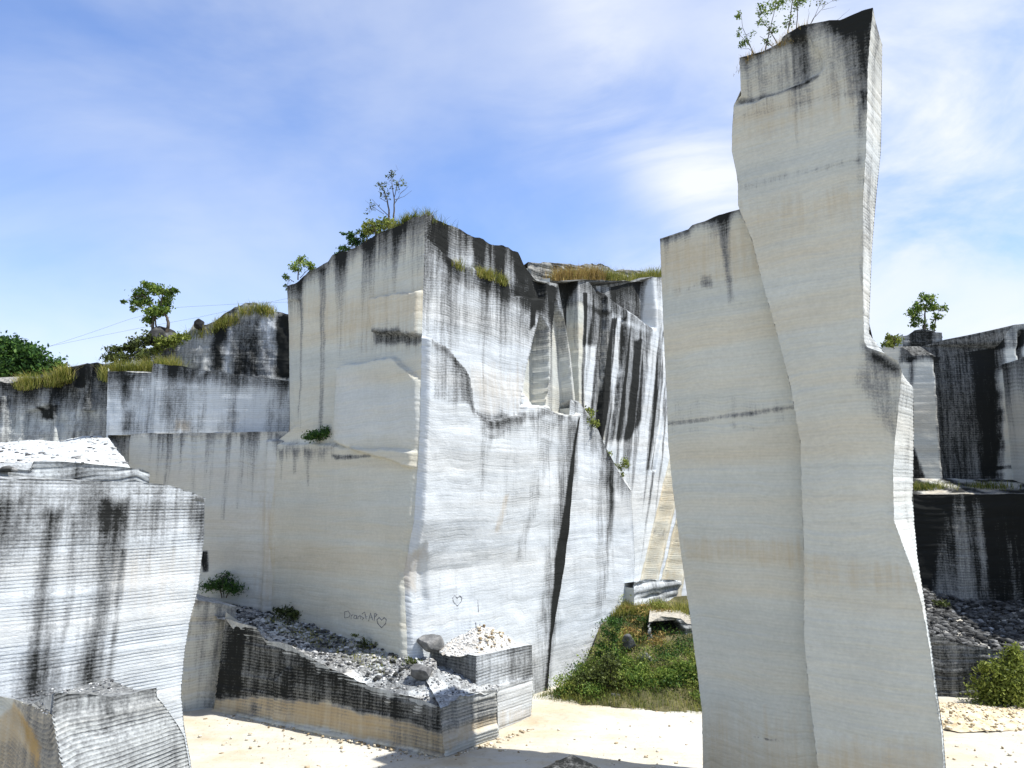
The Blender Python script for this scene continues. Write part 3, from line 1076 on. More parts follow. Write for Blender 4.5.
# ------------------------------------------------------------------ the free-standing pillar
LP = wall(690, 700, 22.0, -50)
LT = moved(LP, nA, .45)
pil = empty('limestone_pillar', (LP[0] + 2.5, LP[1] - 1.2, 0))
tag(pil, 'tall free-standing limestone pillar at right, narrow tower joined to a lower slab', 'rock pillar')
tL = edge_on(LT, [(740, 66), (741, 96), (734, 104), (732, 130), (732, 152), (738, 180), (738, 206), (752, 240), (763, 285), (776, 330), (790, 385), (800, 440), (802, 500), (804, 560), (804, 640), (810, 700), (818, 768), (830, 880)])
tN = edge_on(LT, [(873, 8), (868, 60), (867, 110), (866, 150), (863, 200), (863, 250), (863, 300), (864, 340), (867, 347), (884, 353), (899, 362), (902, 372), (899, 400), (895, 440), (893, 475), (894, 520), (903, 545), (912, 570), (922, 606), (930, 650), (935, 690), (941, 730), (944, 768), (950, 880)])
tS = edge_follow(tN, 40, [(882, 48), (882, 70), (881, 150), (876, 200), (872, 250), (870, 300), (869, 334), (913, 388), (914, 430), (913, 500), (915, 530), (918, 560), (925, 604), (932, 650), (937, 690), (943, 730), (946, 768), (953, 880)])
SKYTOP = [(740, 66), (752, 55), (765, 48), (785, 40), (800, 30), (818, 18), (838, 17), (846, 19), (860, 12), (873, 8)]
rock('tower', None, [tL, tN, tS, tS.shift(*(direc(20) * 2.2)), tL.shift(*(dB * 2.4))],
     [dict(res=.06, white=.1, saw=.007, jit=.005, rough=.03, jag=.07, top=SKYTOP, topstain=(.85, .42), drip=(.5, 2.0, 1.8), dth=.48, mottle=.06,
           relief=[([(730, 40), (808, 38), (822, 58), (822, 70), (800, 84), (730, 108)], -.16, .04)],
           strokes=[('s', [(850, 5), (880, 5), (866, 90), (864, 130), (858, 110), (846, 60)], .5, .3),
                    ('s', [(830, 14), (872, 8), (870, 30), (835, 36)], .25, .3),
                    ('s', [(858, 90), (867, 90), (864, 250), (861, 250)], .45, .12),
                    ('s', [(861, 240), (866, 240), (866, 345), (862, 345)], .35, .1),
                    ('s', [(735, 100), (760, 94), (800, 84), (818, 74), (820, 77), (800, 88), (760, 98), (736, 104)], .6, .05, .05),
                    ('s', [(745, 62), (790, 58), (820, 56), (818, 74), (745, 92)], .2, .3),
                    ('s', [(738, 116), (762, 110), (820, 96), (860, 90), (858, 94), (800, 104), (740, 120)], .18, .1, .05),
                    ('s', [(736, 186), (770, 176), (862, 156), (862, 162), (800, 174), (738, 192)], .3, .1, .05),
                    ('s', [(866, 346), (902, 366), (898, 450), (880, 410), (860, 380)], .62, .3, .25),
                    ('s', [(866, 346), (902, 364), (900, 376), (868, 358)], .7, .12, .05),
                    ('t', [(745, 105), (850, 80), (845, 115), (745, 135)], .12, .4), ('s', [(740, 62), (800, 30), (870, 8), (866, 100), (740, 118)], .22, .4),
                    ('t', [(740, 205), (862, 190), (862, 215), (745, 235)], .08, .35),
                    ('t', [(800, 560), (925, 570), (930, 590), (800, 585)], .12, .2),
                    ('t', [(815, 752), (945, 748), (950, 800), (815, 800)], .3, .4)]),
      dict(res=.06, white=.5, saw=.014, jit=.006, rough=.05, wave=.03, jag=.04, topstain=(.4, .8), mottle=.4, drip=(.3, 5, 2))],
     seed=21, course=.085, jit=.012, parent=pil, rings=5, top_paint=(1.0, .2, .1), zb=-.3)
sL = edge_on(LP, [(660, 239), (662, 290), (664, 340), (667, 400), (668, 440), (673, 490), (682, 560), (690, 615), (697, 670), (702, 710), (703, 768), (700, 880)])
sR = edge_on(LP, [(775, 200), (800, 330), (828, 440), (838, 600), (845, 768), (850, 880)])
rock('side_slab', None, [sL, sR, sR.shift(*(dB * 2.0)), sL.shift(*(dB * 2.1))],
     [dict(res=.06, white=.08, saw=.008, jit=.006, rough=.025, jag=.04, top=[(660, 239), (680, 233), (700, 227), (706, 221), (722, 216), (740, 209), (775, 200)],
           topstain=(.95, .35), drip=(.4, 1.8, 2.0), dth=.5,
           strokes=[('s', [(718, 213), (730, 213), (728, 250), (734, 300), (730, 305), (722, 250)], .6, .12, .06),
                    ('s', [(662, 422), (700, 418), (800, 404), (800, 409), (700, 422), (662, 426)], .5, .04, .03),
                    ('s', [(662, 428), (760, 420), (800, 412), (800, 420), (740, 428), (662, 434)], .2, .12),
                    ('s', [(664, 396), (730, 392), (800, 400), (800, 412), (664, 424)], .16, .3),
                    ('s', [(700, 278), (712, 276), (712, 290), (700, 292)], .5, .08),
                    ('s', [(668, 288), (740, 280), (756, 270), (756, 275), (700, 288), (668, 294)], .25, .1),
                    ('t', [(662, 250), (756, 230), (762, 272), (664, 292)], .14, .3),
                    ('t', [(678, 536), (802, 542), (802, 562), (682, 556)], .2, .15),
                    ('t', [(700, 715), (815, 725), (820, 790), (702, 790)], .16, .5),
                    ('s', [(749, 736), (770, 739), (791, 742.5), (770, 740.2)], 1.0, .02, .01)])],
     seed=23, course=.085, parent=pil, rings=4, top_paint=(.9, .1, .2), zb=-.3)

# ------------------------------------------------------------------ left foreground block
LK = wall(205, 505, 18.0, 40)
kR = edge_on(LK, [(205, 502), (204, 540), (198, 590), (190, 620), (185, 650), (181, 690), (184, 725), (192, 768), (200, 880)])
kL = edge_on(LK, [(-70, 468), (-70, 1100)])
kblock = rock('saw_ribbed_block', 'large saw-ribbed limestone block filling the left foreground with dark vertical stains',
     [kL, kR, kR.shift(*(dA * 5.5)), kL.shift(*(dA * 5))],
     [dict(res=.05, white=.85, saw=.024, jit=.004, rough=.05, jag=.05, duty=.45, mottle=.12, gmax=.7,
           top=[(-70, 466), (0, 479), (35, 481), (90, 481), (135, 481), (160, 485), (180, 492), (205, 503)],
           topstain=(.25, 1.0), drip=(.3, 5, 1.3), dth=.46, wave=.04,
           strokes=[('s', [(-70, 470), (205, 500), (205, 535), (150, 550), (90, 535), (0, 545), (-70, 555)], .4, .6),
                    ('s', [(45, 510), (62, 510), (52, 600), (48, 700), (20, 700), (28, 600)], .7, .2, .1),
                    ('s', [(105, 500), (128, 500), (118, 560), (104, 640), (100, 700), (82, 700), (92, 620), (100, 560)], .72, .2, .12),
                    ('s', [(122, 550), (127, 550), (112, 690), (106, 690)], .6, .07, .04),
                    ('s', [(72, 520), (80, 520), (76, 560), (66, 640), (62, 640), (68, 570)], .4, .12),
                    ('s', [(-70, 500), (14, 500), (10, 560), (-5, 600), (-70, 620)], .4, .3),
                    ('s', [(-70, 640), (60, 655), (140, 680), (140, 720), (-70, 720)], .22, .4),
                    ('s', [(188, 505), (206, 505), (203, 560), (196, 550)], .3, .2),
                    ('t', [(110, 560), (190, 560), (185, 600), (110, 600)], .12, .4)])],
     seed=31, course=.07, jit=.012, rings=6, top_paint=(.6, 0, .5), zb=-.3, cat='rock block')
LK2 = moved(LK, nB, -.7)
k2R = edge_on(LK2, [(149, 472), (150, 520)])
k2L = edge_on(LK2, [(-70, 455), (-70, 540)])
rock('upper_ledge', None, [k2L, k2R, k2R.shift(*(dA * 3)), k2L.shift(*(dA * 3))],
     [dict(res=.06, white=.6, saw=.03, jit=.04, rough=.08, jag=.04, base=.35, mottle=.5, top=[(-70, 462), (0, 467), (34, 470), (37, 461), (90, 463), (146, 469), (150, 472)])],
     seed=33, zb=7.0, parent=kblock, rings=3, top_paint=(.5, 0, .6))

# low block in the corner
NC = P(53, 716, 12.0)
LOA = (NC[0], NC[1], dA[0], dA[1]); LOB = (NC[0], NC[1], dB[0], dB[1])
oL = edge_on(LOA, [(-45, 722), (-45, 960)])
oN = edge_on(LOA, [(53, 716), (58, 745), (63, 768), (75, 900)])
oR = edge_on(LOB, [(157, 697), (170, 712), (184, 735), (190, 768), (196, 850)])
rock('corner_block', 'low grey saw-ribbed block in the bottom left corner with a tan end face',
     [oL, oN, oR, oR.shift(*(dA * 2.0)), oL.shift(*(dB * 1.6))],
     [dict(res=.04, white=.2, saw=.02, jit=.01, rough=.04, jag=.03, top=[(-45, 732), (0, 716), (14, 704), (30, 708), (53, 716)],
           strokes=[('t', [(16, 703), (40, 745), (40, 800), (-20, 800), (-20, 735)], .6, .06),
                    ('s', [(16, 700), (54, 712), (64, 790), (44, 800), (38, 748)], .55, .1),
                    ('t', [(16, 700), (54, 712), (64, 790), (44, 800)], .45, .1),
                    ('s', [(-20, 752), (14, 738), (40, 760), (40, 800), (-20, 800)], .4, .1)]),
      dict(res=.045, white=.55, saw=.028, jit=.005, rough=.03, jag=.03, duty=.45, wave=.06, base=.38, mottle=.2, topstain=(.3, .3), top=[(53, 716), (100, 706), (157, 697)])],
     seed=37, course=.062, rings=8, top_paint=(.72, 0, .3), zb=-.3, cat='rock block', top_rough=.04)

# ------------------------------------------------------------------ long bench at the foot of the cliff
b0, b1 = G(213, 710), G(443, 757)
dv = (b1 - b0)[:2]; dv /= np.linalg.norm(dv)
LN = (b0[0], b0[1], dv[0], dv[1])
nN = np.array([dv[1], -dv[0]])
dE = direc(40)
qL = edge_on(LN, [(226, 612), (220, 660), (213, 712)])
qN = edge_on(LN, [(440, 706), (442, 735), (446, 760)])
LE = (float(qN.at(0)[0]), float(qN.at(0)[1]), dE[0], dE[1])
qR = edge_on(LE, [(497, 689), (498, 725), (500, 745)])
bench = rock('quarry_bench', 'long dark-stained bench of cut rock with an ochre base band below the cliff',
     [qL, qN, qR, qR.shift(*(dA * 3.5), -.7), qL.shift(*(-nN * 2.0), -1.5)],
     [dict(res=.055, white=.15, saw=.024, jit=.02, rough=.06, jag=.06, wave=.08,
           top=[(213, 615), (232, 623), (252, 628), (262, 640), (288, 645), (302, 655), (333, 669), (371, 686), (412, 697), (440, 707)],
           relief=[([(286, 668), (292, 668), (290, 720), (276, 720), (276, 680)], .1, .03),
                   ([(210, 708), (283, 722), (444, 756), (446, 790), (205, 760)], .16, .02)],
           base=.1, mottle=.22,
           strokes=[('s', [(200, 600), (450, 690), (450, 735), (400, 722), (330, 705), (280, 697), (205, 699)], .8, .1, .16),
                    ('s', [(232, 620), (247, 622), (236, 695), (214, 698)], .4, .35),
                    ('t', [(205, 697), (300, 699), (400, 722), (450, 736), (450, 757), (400, 747), (300, 722), (205, 709)], .6, .08, .12),
                    ('s', [(250, 704), (262, 704), (262, 712), (250, 712)], .3, .1)]),
      dict(res=.055, white=.4, saw=.04, jit=.05, rough=.06, jag=.04, wave=.05, top=[(440, 707), (460, 695), (478, 692), (497, 690)],
           relief=[([(435, 690), (458, 690), (456, 735), (435, 745)], -.12, .02)],
           strokes=[('s', [(430, 700), (505, 680), (505, 716), (460, 728), (438, 736)], .5, .1),
                    ('t', [(436, 734), (470, 722), (505, 712), (505, 722), (470, 735), (440, 752)], .45, .08)])],
     seed=41, course=.1, rings=4, zb=-.3, cat='rock bench', cap_dz=-1.2, cap_drop=.6, top_paint=(.4, 0, .6))
front = [on(x, y, LN) for x, y in [(213, 615), (232, 624), (252, 630), (270, 641), (288, 647), (302, 656), (333, 670), (371, 687), (412, 698), (441, 708)]]
backl = [on(x, y, LA) for x, y in [(196, 590), (228, 600), (262, 610), (290, 618), (318, 626), (345, 634), (372, 642), (395, 649), (412, 656), (430, 662)]]
backl = [p + np.array([-nA[0], -nA[1], 0]) * .3 for p in backl]
mid = [(a * .5 + b * .5) + np.array([0, 0, .05]) for a, b in zip(front, backl)]
front = [p - np.array([nN[0], nN[1], 0]) * .05 + np.array([0, 0, .0]) for p in front]
rt, g_bench = patch('rubble_top', [front, mid, backl], 150, 50, .09, ROCK, 1.2, 44, bench, paint=(.6, .3, .6), steps=.1)
endr = [on(x, y, LE) for x, y in [(441, 708), (460, 696), (478, 693), (497, 691)]]
endb = [P(415, 657, 27.2), P(440, 665, 27.4), P(470, 672, 27.6), P(505, 680, 28.4)]
rt2, g_bench2 = patch('end_top', [endr, endb], 50, 24, .06, ROCK, 1.6, 46, bench, paint=(.45, .1, .7), steps=.1)

# pale block closing the bench on the left
LQ = wall(213, 708, G(213, 708)[1] + .05, 62)
uR = edge_on(LQ, [(237, 606), (229, 660), (213, 709)])
uL = edge_on(LQ, [(172, 588), (172, 740)])
rock('pale_block', 'pale saw-ribbed block between foreground block and dark bench',
     [uL, uR, uR.shift(*(direc(-40) * 2.2)), uL.shift(*(direc(-40) * 2.2))],
     [dict(res=.06, white=.25, saw=.012, jit=.02, rough=.05, jag=.08, base=.2, mottle=.35, topstain=(.4, .4), top=[(172, 590), (200, 600), (215, 604), (237, 608)],
           strokes=[('s', [(222, 610), (240, 605), (218, 715), (205, 715)], .3, .15), ('t', [(195, 600), (212, 600), (212, 606), (195, 606)], .6, .08)])],
     seed=47, rings=4, cat='rock block', top_paint=(.4, .1, .6))

# square block on the bench end
SN = P(476, 656, 26.5)
SLA = (SN[0], SN[1], dA[0], dA[1]); SLB = (SN[0], SN[1], dB[0], dB[1])
vL = edge_on(SLA, [(403, 642), (403, 720)])
vN = edge_on(SLA, [(476, 656), (476, 730)])
vR = edge_on(SLB, [(532, 645), (533, 690), (530, 730)])
sqb = rock('square_block', 'grey square-cut block with a rubble heap on top beside the cliff corner',
     [vL, vN, vR, vR.shift(*(dA * 3)), vL.shift(*(dB * 2.5))],
     [dict(res=.05, white=.3, saw=.026, jit=.01, rough=.04, jag=.03, base=.35, wave=.05, top=[(403, 642), (440, 650), (476, 656)],
           strokes=[('s', [(400, 640), (480, 655), (480, 700), (400, 690)], .4, .1), ('t', [(425, 660), (470, 668), (470, 690), (425, 685)], .3, .2)]),
      dict(res=.05, white=.85, saw=.026, jit=.008, rough=.04, jag=.03, wave=.05, top=[(476, 656), (505, 650), (532, 645)],
           relief=[([(470, 690), (540, 676), (540, 760), (470, 760)], .1, .02)],
           strokes=[('s', [(470, 655), (535, 643), (535, 679), (505, 686), (476, 690)], .36, .06),
                    ('s', [(506, 648), (535, 643), (535, 677), (508, 684)], .3, .1),
                    ('t', [(470, 715), (540, 705), (540, 740), (470, 740)], .2, .1)])],
     seed=49, rings=4, cat='rock block', top_paint=(.3, .1, .8), zb=-.3)

# ------------------------------------------------------------------ walls at left
LW1 = wall(272, 500, on(272, 500, LA)[1] - .1, -76)
w1R = edge_on(LW1, [(292, 432), (292, 700)])
w1L = edge_on(LW1, [(108, 436), (100, 720)])
rock('lower_terrace_wall', 'smooth shaded lower terrace wall at left, below the streaked wall',
     [w1L, w1R, w1R.shift(0, 5), w1L.shift(-1, 3.2)],
     [dict(res=.08, white=.35, saw=.006, jit=.008, rough=.07, jag=.04, top=[(100, 436), (127, 434), (200, 433), (292, 431)], topstain=(.5, .6), drip=(.5, 3.2, 1.5), dth=.5,
           relief=[([(108, 432), (128, 432), (126, 465), (118, 462)], -.25, .05), ([(268, 440), (292, 440), (292, 700), (262, 700)], .25, .05)],
           strokes=[('s', [(106, 432), (128, 432), (126, 466), (118, 460)], .5, .12),
                    ('s', [(190, 434), (196, 434), (196, 560), (190, 560)], .3, .08, .05),
                    ('s', [(226, 434), (232, 434), (226, 520), (221, 520)], .4, .08, .05),
                    ('s', [(240, 434), (246, 434), (240, 510), (236, 510)], .3, .08, .05),
                    ('s', [(275, 434), (292, 434), (292, 462), (278, 458)], .45, .15),
                    ('t', [(262, 500), (292, 500), (292, 600), (258, 600)], .18, .3),
                    ('s', [(200, 552), (208, 550), (209, 572), (203, 572)], 1.2, .06, .03)])],
     seed=52, rings=4, top_paint=(.3, .1, .7))
LW2 = wall(107, 400, 35.6, 96)
w2L = edge_on(LW2, [(108, 368), (106, 440)])
w2R = edge_on(LW2, [(294, 382), (294, 445)])
rock('upper_terrace_wall', 'streaked grey upper terrace wall at left, beneath the grassy knoll',
     [w2L, w2R, w2R.shift(0, 5), w2L.shift(-1.2, 4)],
     [dict(res=.08, white=.75, saw=.012, jit=.004, rough=.04, jag=.07, base=.1, mottle=.38, wave=.1, topstain=(.6, .8), drip=(.35, 3, 1.6), dth=.48,
           top=[(104, 371), (130, 372), (155, 373), (156, 363), (180, 366), (215, 371), (250, 376), (294, 381)],
           relief=[([(154, 360), (300, 372), (300, 450), (154, 450)], .1, .03)],
           strokes=[('s', [(122, 374), (133, 374), (130, 432), (121, 432)], .4, .15),
                    ('s', [(200, 375), (208, 375), (206, 432), (199, 432)], .35, .15),
                    ('s', [(154, 366), (294, 384), (294, 392), (154, 378)], .25, .2),
                    ('t', [(175, 420), (190, 420), (190, 430), (175, 430)], .5, .15)])],
     seed=54, zb=5, rings=4, top_paint=(.5, .2, .4))
LW3 = wall(60, 400, 40.0, 88)
w3L = edge_on(LW3, [(-70, 382), (-70, 520)])
w3R = edge_on(LW3, [(116, 362), (116, 520)])
rock('pitted_back_wall', 'pitted grey quarry wall at far left, behind the white rubble',
     [w3L, w3R, w3R.shift(0, 5), w3L.shift(0, 5)],
     [dict(res=.09, white=.4, saw=.012, jit=.008, rough=.22, wave=.1, jag=.2, base=.3, mottle=.3, topstain=(.75, 1.2), drip=(.5, 4, 1.4), dth=.45,
           top=[(-70, 384), (0, 380), (20, 384), (46, 380), (66, 378), (73, 368), (90, 364), (106, 362), (116, 364)],
           relief=[([(-5, 400), (10, 395), (8, 450), (-5, 450)], .5, .06), ([(26, 412), (50, 405), (52, 450), (20, 450)], -.3, .06), ([(54, 385), (72, 370), (75, 450), (56, 450)], -.35, .05),
                   ([(72, 366), (76, 366), (76, 388), (72, 388)], .3, .03), ([(86, 364), (94, 364), (92, 410), (84, 410)], .3, .03)],
           strokes=[('s', [(0, 383), (108, 366), (108, 405), (60, 410), (30, 402), (0, 412)], .3, .4),
                    ('s', [(36, 406), (54, 406), (52, 418), (38, 416)], .9, .12),
                    ('s', [(74, 366), (86, 366), (84, 385), (74, 386)], .7, .1),
                    ('s', [(-10, 395), (10, 400), (6, 450), (-10, 450)], .35, .2),
                    ('t', [(14, 386), (24, 386), (22, 400), (14, 400)], .4, .15)])],
     seed=56, zb=4, rings=4, top_paint=(.6, .3, .3))
# knoll above
LH = wall(200, 350, 42.0, 84)
hL = edge_on(LH, [(96, 372), (96, 440)])
hR = edge_on(LH, [(300, 318), (300, 440)])
rock('rocky_knoll', 'dark weathered rock knoll with grassy crest at upper left, touching the tall cliff',
     [hL, hR, hR.shift(0, 6), hL.shift(-1, 6)],
     [dict(res=.09, white=.5, saw=.012, jit=.008, rough=.3, wave=.1, jag=.25, base=.5, mottle=.25, drip=(.5, 3, 1.1), dth=.42,
           top=[(96, 372), (112, 364), (130, 358), (146, 350), (160, 348), (180, 337), (196, 330), (200, 322), (212, 326), (226, 318), (240, 308), (252, 303), (262, 304), (272, 310), (300, 316)],
           strokes=[('s', [(215, 330), (225, 325), (222, 372), (212, 372)], .6, .2), ('s', [(236, 320), (262, 318), (258, 375), (236, 375)], .45, .3),
                    ('s', [(278, 310), (292, 310), (292, 378), (276, 378)], .8, .15),
                    ('w', [(228, 330), (236, 326), (230, 372), (222, 372)], .5, .1), ('w', [(262, 320), (276, 318), (272, 375), (260, 375)], .5, .1)])],
     seed=58, zb=8, rings=5, top_paint=(.75, .3, .2), cat='knoll', top_rough=.5)

# ------------------------------------------------------------------ right background
RW = wall(960, 420, 43.0, 97)
r1 = edge_on(RW, [(770, 352), (770, 500)])
r2 = edge_on(RW, [(1090, 330), (1090, 500)])
rock('back_wall', 'black-stained back wall with pale piers at far right above the grassy ledge',
     [r1, r2, r2.shift(0, 5), r1.shift(0, 5)],
     [dict(res=.1, white=.3, saw=.01, jit=.005, rough=.05, jag=.06, base=.0, wave=.05,
           top=[(770, 352), (890, 346), (900, 350), (906, 356), (943, 356), (960, 352), (990, 347), (997, 332), (1003, 325), (1020, 323), (1024, 328), (1090, 330)],
           relief=[([(934, 350), (1000, 342), (1004, 480), (944, 480)], -.5, .05), ([(1018, 330), (1022, 330), (1024, 480), (1019, 480)], -.4, .05)],
           strokes=[('s', [(932, 350), (1000, 343), (1006, 490), (942, 490)], 1.0, .15),
                    ('s', [(900, 328), (943, 328), (943, 358), (900, 362)], .9, .2),
                    ('s', [(909, 358), (914, 358), (912, 392), (908, 385)], .8, .15),
                    ('s', [(994, 320), (1030, 320), (1030, 345), (1006, 350), (996, 345)], .7, .2),
                    ('s', [(1000, 336), (1004, 336), (1006, 362), (1002, 370)], .8, .12),
                    ('s', [(1018, 330), (1023, 330), (1025, 480), (1019, 480)], 1.0, .1),
                    ('s', [(1000, 466), (1024, 464), (1024, 468), (1000, 470)], .8, .06),
                    ('s', [(896, 440), (908, 428), (926, 480), (896, 480)], 1.2, .1),
                    ('s', [(975, 346), (1000, 344), (1004, 478), (990, 478)], .4, .3)])],
     seed=61, course=.13, zb=6, rings=4, top_paint=(.9, .2, .1))
RS = moved(RW, np.array([-.12, -.99]), -.6)
rs1 = edge_on(RS, [(903, 334), (903, 372)]); rs2 = edge_on(RS, [(942, 333), (943, 372)])
rock('rock_stub', 'dark squared rock stub carrying the airy tree on the far right wall', [rs1, rs2, rs2.shift(0, 2.5), rs1.shift(0, 2.5)],
     [dict(res=.08, white=.4, saw=.02, jit=.03, rough=.12, jag=.14, base=.7, wave=.05, top=[(903, 336), (912, 331), (925, 330), (934, 332), (942, 333)], strokes=[('s', [(908, 330), (934, 330), (932, 360), (910, 360)], .4, .2)])],
     seed=60, zb=12, rings=4, top_paint=(.9, .2, .1), cat='rock block')
RW2 = wall(960, 550, 39.0, 97)
r3 = edge_on(RW2, [(760, 494), (760, 760)])
r4 = edge_on(RW2, [(1090, 494), (1090, 760)])
lowback = rock('lower_back_wall', 'black-stained lower back wall at far right, below the grassy ledge',
     [r3, r4, r4.shift(0, 5), r3.shift(0, 5)],
     [dict(res=.1, white=.3, saw=.014, jit=.02, rough=.08, jag=.04, base=.62, topstain=(.5, 1.2), drip=(.7, 9, 1.0), dth=.38,
           strokes=[('s', [(908, 496), (935, 496), (935, 640), (908, 640)], .6, .4), 
                    ('s', [(985, 500), (996, 500), (994, 600), (984, 600)], .4, .2)])],
     seed=63, course=.13, rings=4, top_paint=(.5, .4, .3))
RT = wall(960, 680, 31.5, 100)
r5 = edge_on(RT, [(830, 630), (830, 760)])
r6 = edge_on(RT, [(1090, 652), (1090, 760)])
terr = rock('rubble_terrace', 'dark low terrace heaped with grey rubble at far right beside the bush',
     [r5, r6, r6.shift(0, 8), r5.shift(1, 8)],
     [dict(res=.09, white=.3, saw=.014, jit=.03, rough=.12, jag=.1, base=.85, top=[(830, 628), (915, 630), (940, 637), (960, 643), (990, 648), (1090, 655)])],
     seed=65, rings=4, zb=-.3, cat='terrace', cap_dz=-.6)
tr_front = [on(x, y, RT) + np.array([0, .04, .02]) for x, y in [(830, 628), (915, 631), (940, 638), (960, 644), (990, 649), (1030, 652), (1090, 656)]]
tr_back = [P(x, y, 38.7) for x, y in [(800, 585), (905, 585), (930, 592), (960, 600), (990, 602), (1020, 598), (1090, 590)]]
tp, g_terr = patch('rubble_top', [tr_front, tr_back], 90, 60, .22, ROCK, .9, 66, terr, paint=(1.0, .2, .3))

# wedge-topped block just peeping into the frame at the bottom
A0 = P(572, 756, 17.5)
yA = wall(572, 756, 17.5, 0)
pe = [tip((A0[0] - 1.6, 16.9, A0[2] - .45)), tip((A0[0] + .05, 15.5, A0[2] - .5)), tip((A0[0] + 1.6, 16.9, A0[2] - .5)), tip((A0[0], 17.6, A0[2]))]
rock('wedge_block', 'dark wedge-topped stone block peeping up at the bottom edge of the floor', pe,
     [dict(res=.05, base=.8, tan=.5, jag=.02, saw=.02), dict(res=.05, base=.8, tan=.5, jag=.02, saw=.02)], seed=68, zb=-.3, rings=5, top_paint=(1.1, .4, .1), cat='rock block', top_rough=.02, cap_dz=.0)
M_DARKB = simple_mat('dark_boulder', [(.25, (.012, .012, .012)), (.45, (.04, .04, .038)), (.7, (.12, .12, .115)), (.9, (.4, .4, .39))], 2.5, bump=.5, rand=.4)

# side cliff closing the quarry on the right, just out of the picture: it shades the back corner
sc1 = [tip((27.5, 30.5, 15.5)), tip((34, 30, 15.5)), tip((36, 46, 15.5)), tip((28.5, 46, 15.5))]
rock('side_cliff', 'limestone cliff closing the quarry beyond the right edge of the picture', [sc1[3], sc1[0], sc1[1], sc1[2]],
     [dict(res=.25, white=.4, topstain=(.8, 2), drip=(.5, 5, .8)), dict(res=.25, white=.5, topstain=(.8, 2), drip=(.5, 5, .8))], seed=70, course=.2, rings=4)

# ------------------------------------------------------------------ overgrown slope between cliff and pillar
SL = [[G(530, 699), G(580, 706), G(640, 711), G(725, 717)],
      [P(560, 690, 32.3), P(600, 676, 32.3), P(640, 674, 32.5), P(725, 676, 32.5)],
      [P(590, 655, 34.3), P(620, 642, 34.8), P(650, 640, 35), P(725, 645, 35)],
      [P(605, 612, 37), P(630, 607, 37.5), P(660, 612, 37.5), P(725, 614, 37.5)],
      [P(605, 600, 40.5), P(630, 596, 40.5), P(660, 596, 40.5), P(725, 596, 40.5)]]
M_EARTH = simple_mat('earth', [(.25, (.03, .03, .015)), (.5, (.08, .075, .035)), (.75, (.18, .15, .08))], 1.3)
so_, g_slope = patch('overgrown_slope', SL, 110, 90, .22, M_EARTH, .7, 72)
so_['kind'] = 'structure'
LST = moved(LB, nB, .6)
z1 = edge_on(LST, [(634, 588), (634, 650)])
z2 = edge_on(LST, [(720, 580), (720, 650)])
rock('stepped_ledge', 'white stepped ledge at the foot of the ribbed niche beside the pillar', [z1, z2, z2.shift(*(dA * 3)), z1.shift(*(dA * 3))],
     [dict(res=.06, white=.8, saw=.05, jit=.12, rough=.08, jag=.06, base=.22, mottle=.4, top=[(618, 586), (640, 580), (660, 579), (690, 582), (720, 584)])],
     seed=74, course=.22, zb=1.0, rings=5, top_paint=(.05, 0, .9), cat='rock ledge')
LDO = wall(670, 640, 35.2, 75)
d1 = edge_on(LDO, [(649, 618), (645, 690)])
d2 = edge_on(LDO, [(720, 622), (720, 700)])
rock('dark_outcrop', 'black hollowed rock outcrop half hidden in plants beside the pillar', [d1, d2, d2.shift(.5, 2.5), d1.shift(.5, 2.5)],
     [dict(res=.07, white=.4, saw=.02, jit=.05, rough=.14, jag=.12, base=.6, top=[(649, 622), (660, 615), (680, 618), (686, 624), (720, 628)],
           relief=[([(652, 624), (676, 622), (684, 630), (684, 650), (655, 648)], -.7, .08)],
           strokes=[('s', [(652, 622), (678, 622), (684, 632), (684, 652), (654, 650)], .6, .1)])],
     seed=76, zb=0, rings=4, cat='outcrop', top_paint=(.4, .4, .3))

# ------------------------------------------------------------------ white rubble mound at left
WM = [[P(-60, 500, 22), P(0, 500, 22), P(40, 500, 22), P(90, 500, 22.5), P(132, 500, 24)],
      [P(-60, 468, 24), P(0, 466, 24), P(40, 463, 24), P(90, 464, 24.6), P(130, 467, 26.5)],
      [P(-60, 452, 30), P(0, 450, 30), P(40, 449, 30), P(80, 448, 30), P(122, 455, 29.6)],
      [P(-60, 445, 39), P(0, 442, 39), P(30, 440, 39), P(62, 441, 38.5), P(84, 436, 38), P(108, 437, 35.2)]]
wm, g_wm = patch('white_rubble_mound', WM, 110, 60, .12, ROCK, .8, 80, paint=(.3, .0, .6))
tag(wm, 'slope of crushed white rubble behind the left foreground block', 'rubble slope', kind='structure')
stones('rubble', 'loose white stones strewn over the crushed rubble slope at left', sample_grid(g_wm, 420, 81, vw=(.2, 1)), .012, .1, M_STONE, 82)

# ------------------------------------------------------------------ loose stone
pb = np.concatenate([sample_grid(g_bench, 6500, 90, vw=(.04, 1)), sample_grid(g_bench2, 900, 91, vw=(.08, 1))])
stones('rubble', 'loose grey rubble lying on the top of the long dark bench', pb, .006, .06, M_STONE, 92, power=5)
pbd = sample_grid(g_bench, 2600, 93, uw=(0, .85), vw=(.1, .9))
stones('rubble', 'dark weathered stones among the rubble on the long bench', pbd, .012, .12, M_STONE_DARK, 94, power=5)
stones('rubble', 'dark rubble covering the low terrace at far right', sample_grid(g_terr, 7000, 95), .02, .2, M_DARKB, 96, power=4)
gg = np.random.default_rng(97)
# rubble heap on the square block
hc = P(478, 650, 28.2)
hr, hn = np.meshgrid(np.linspace(0, 1, 22), np.arange(60) / 60 * 2 * math.pi, indexing='ij')


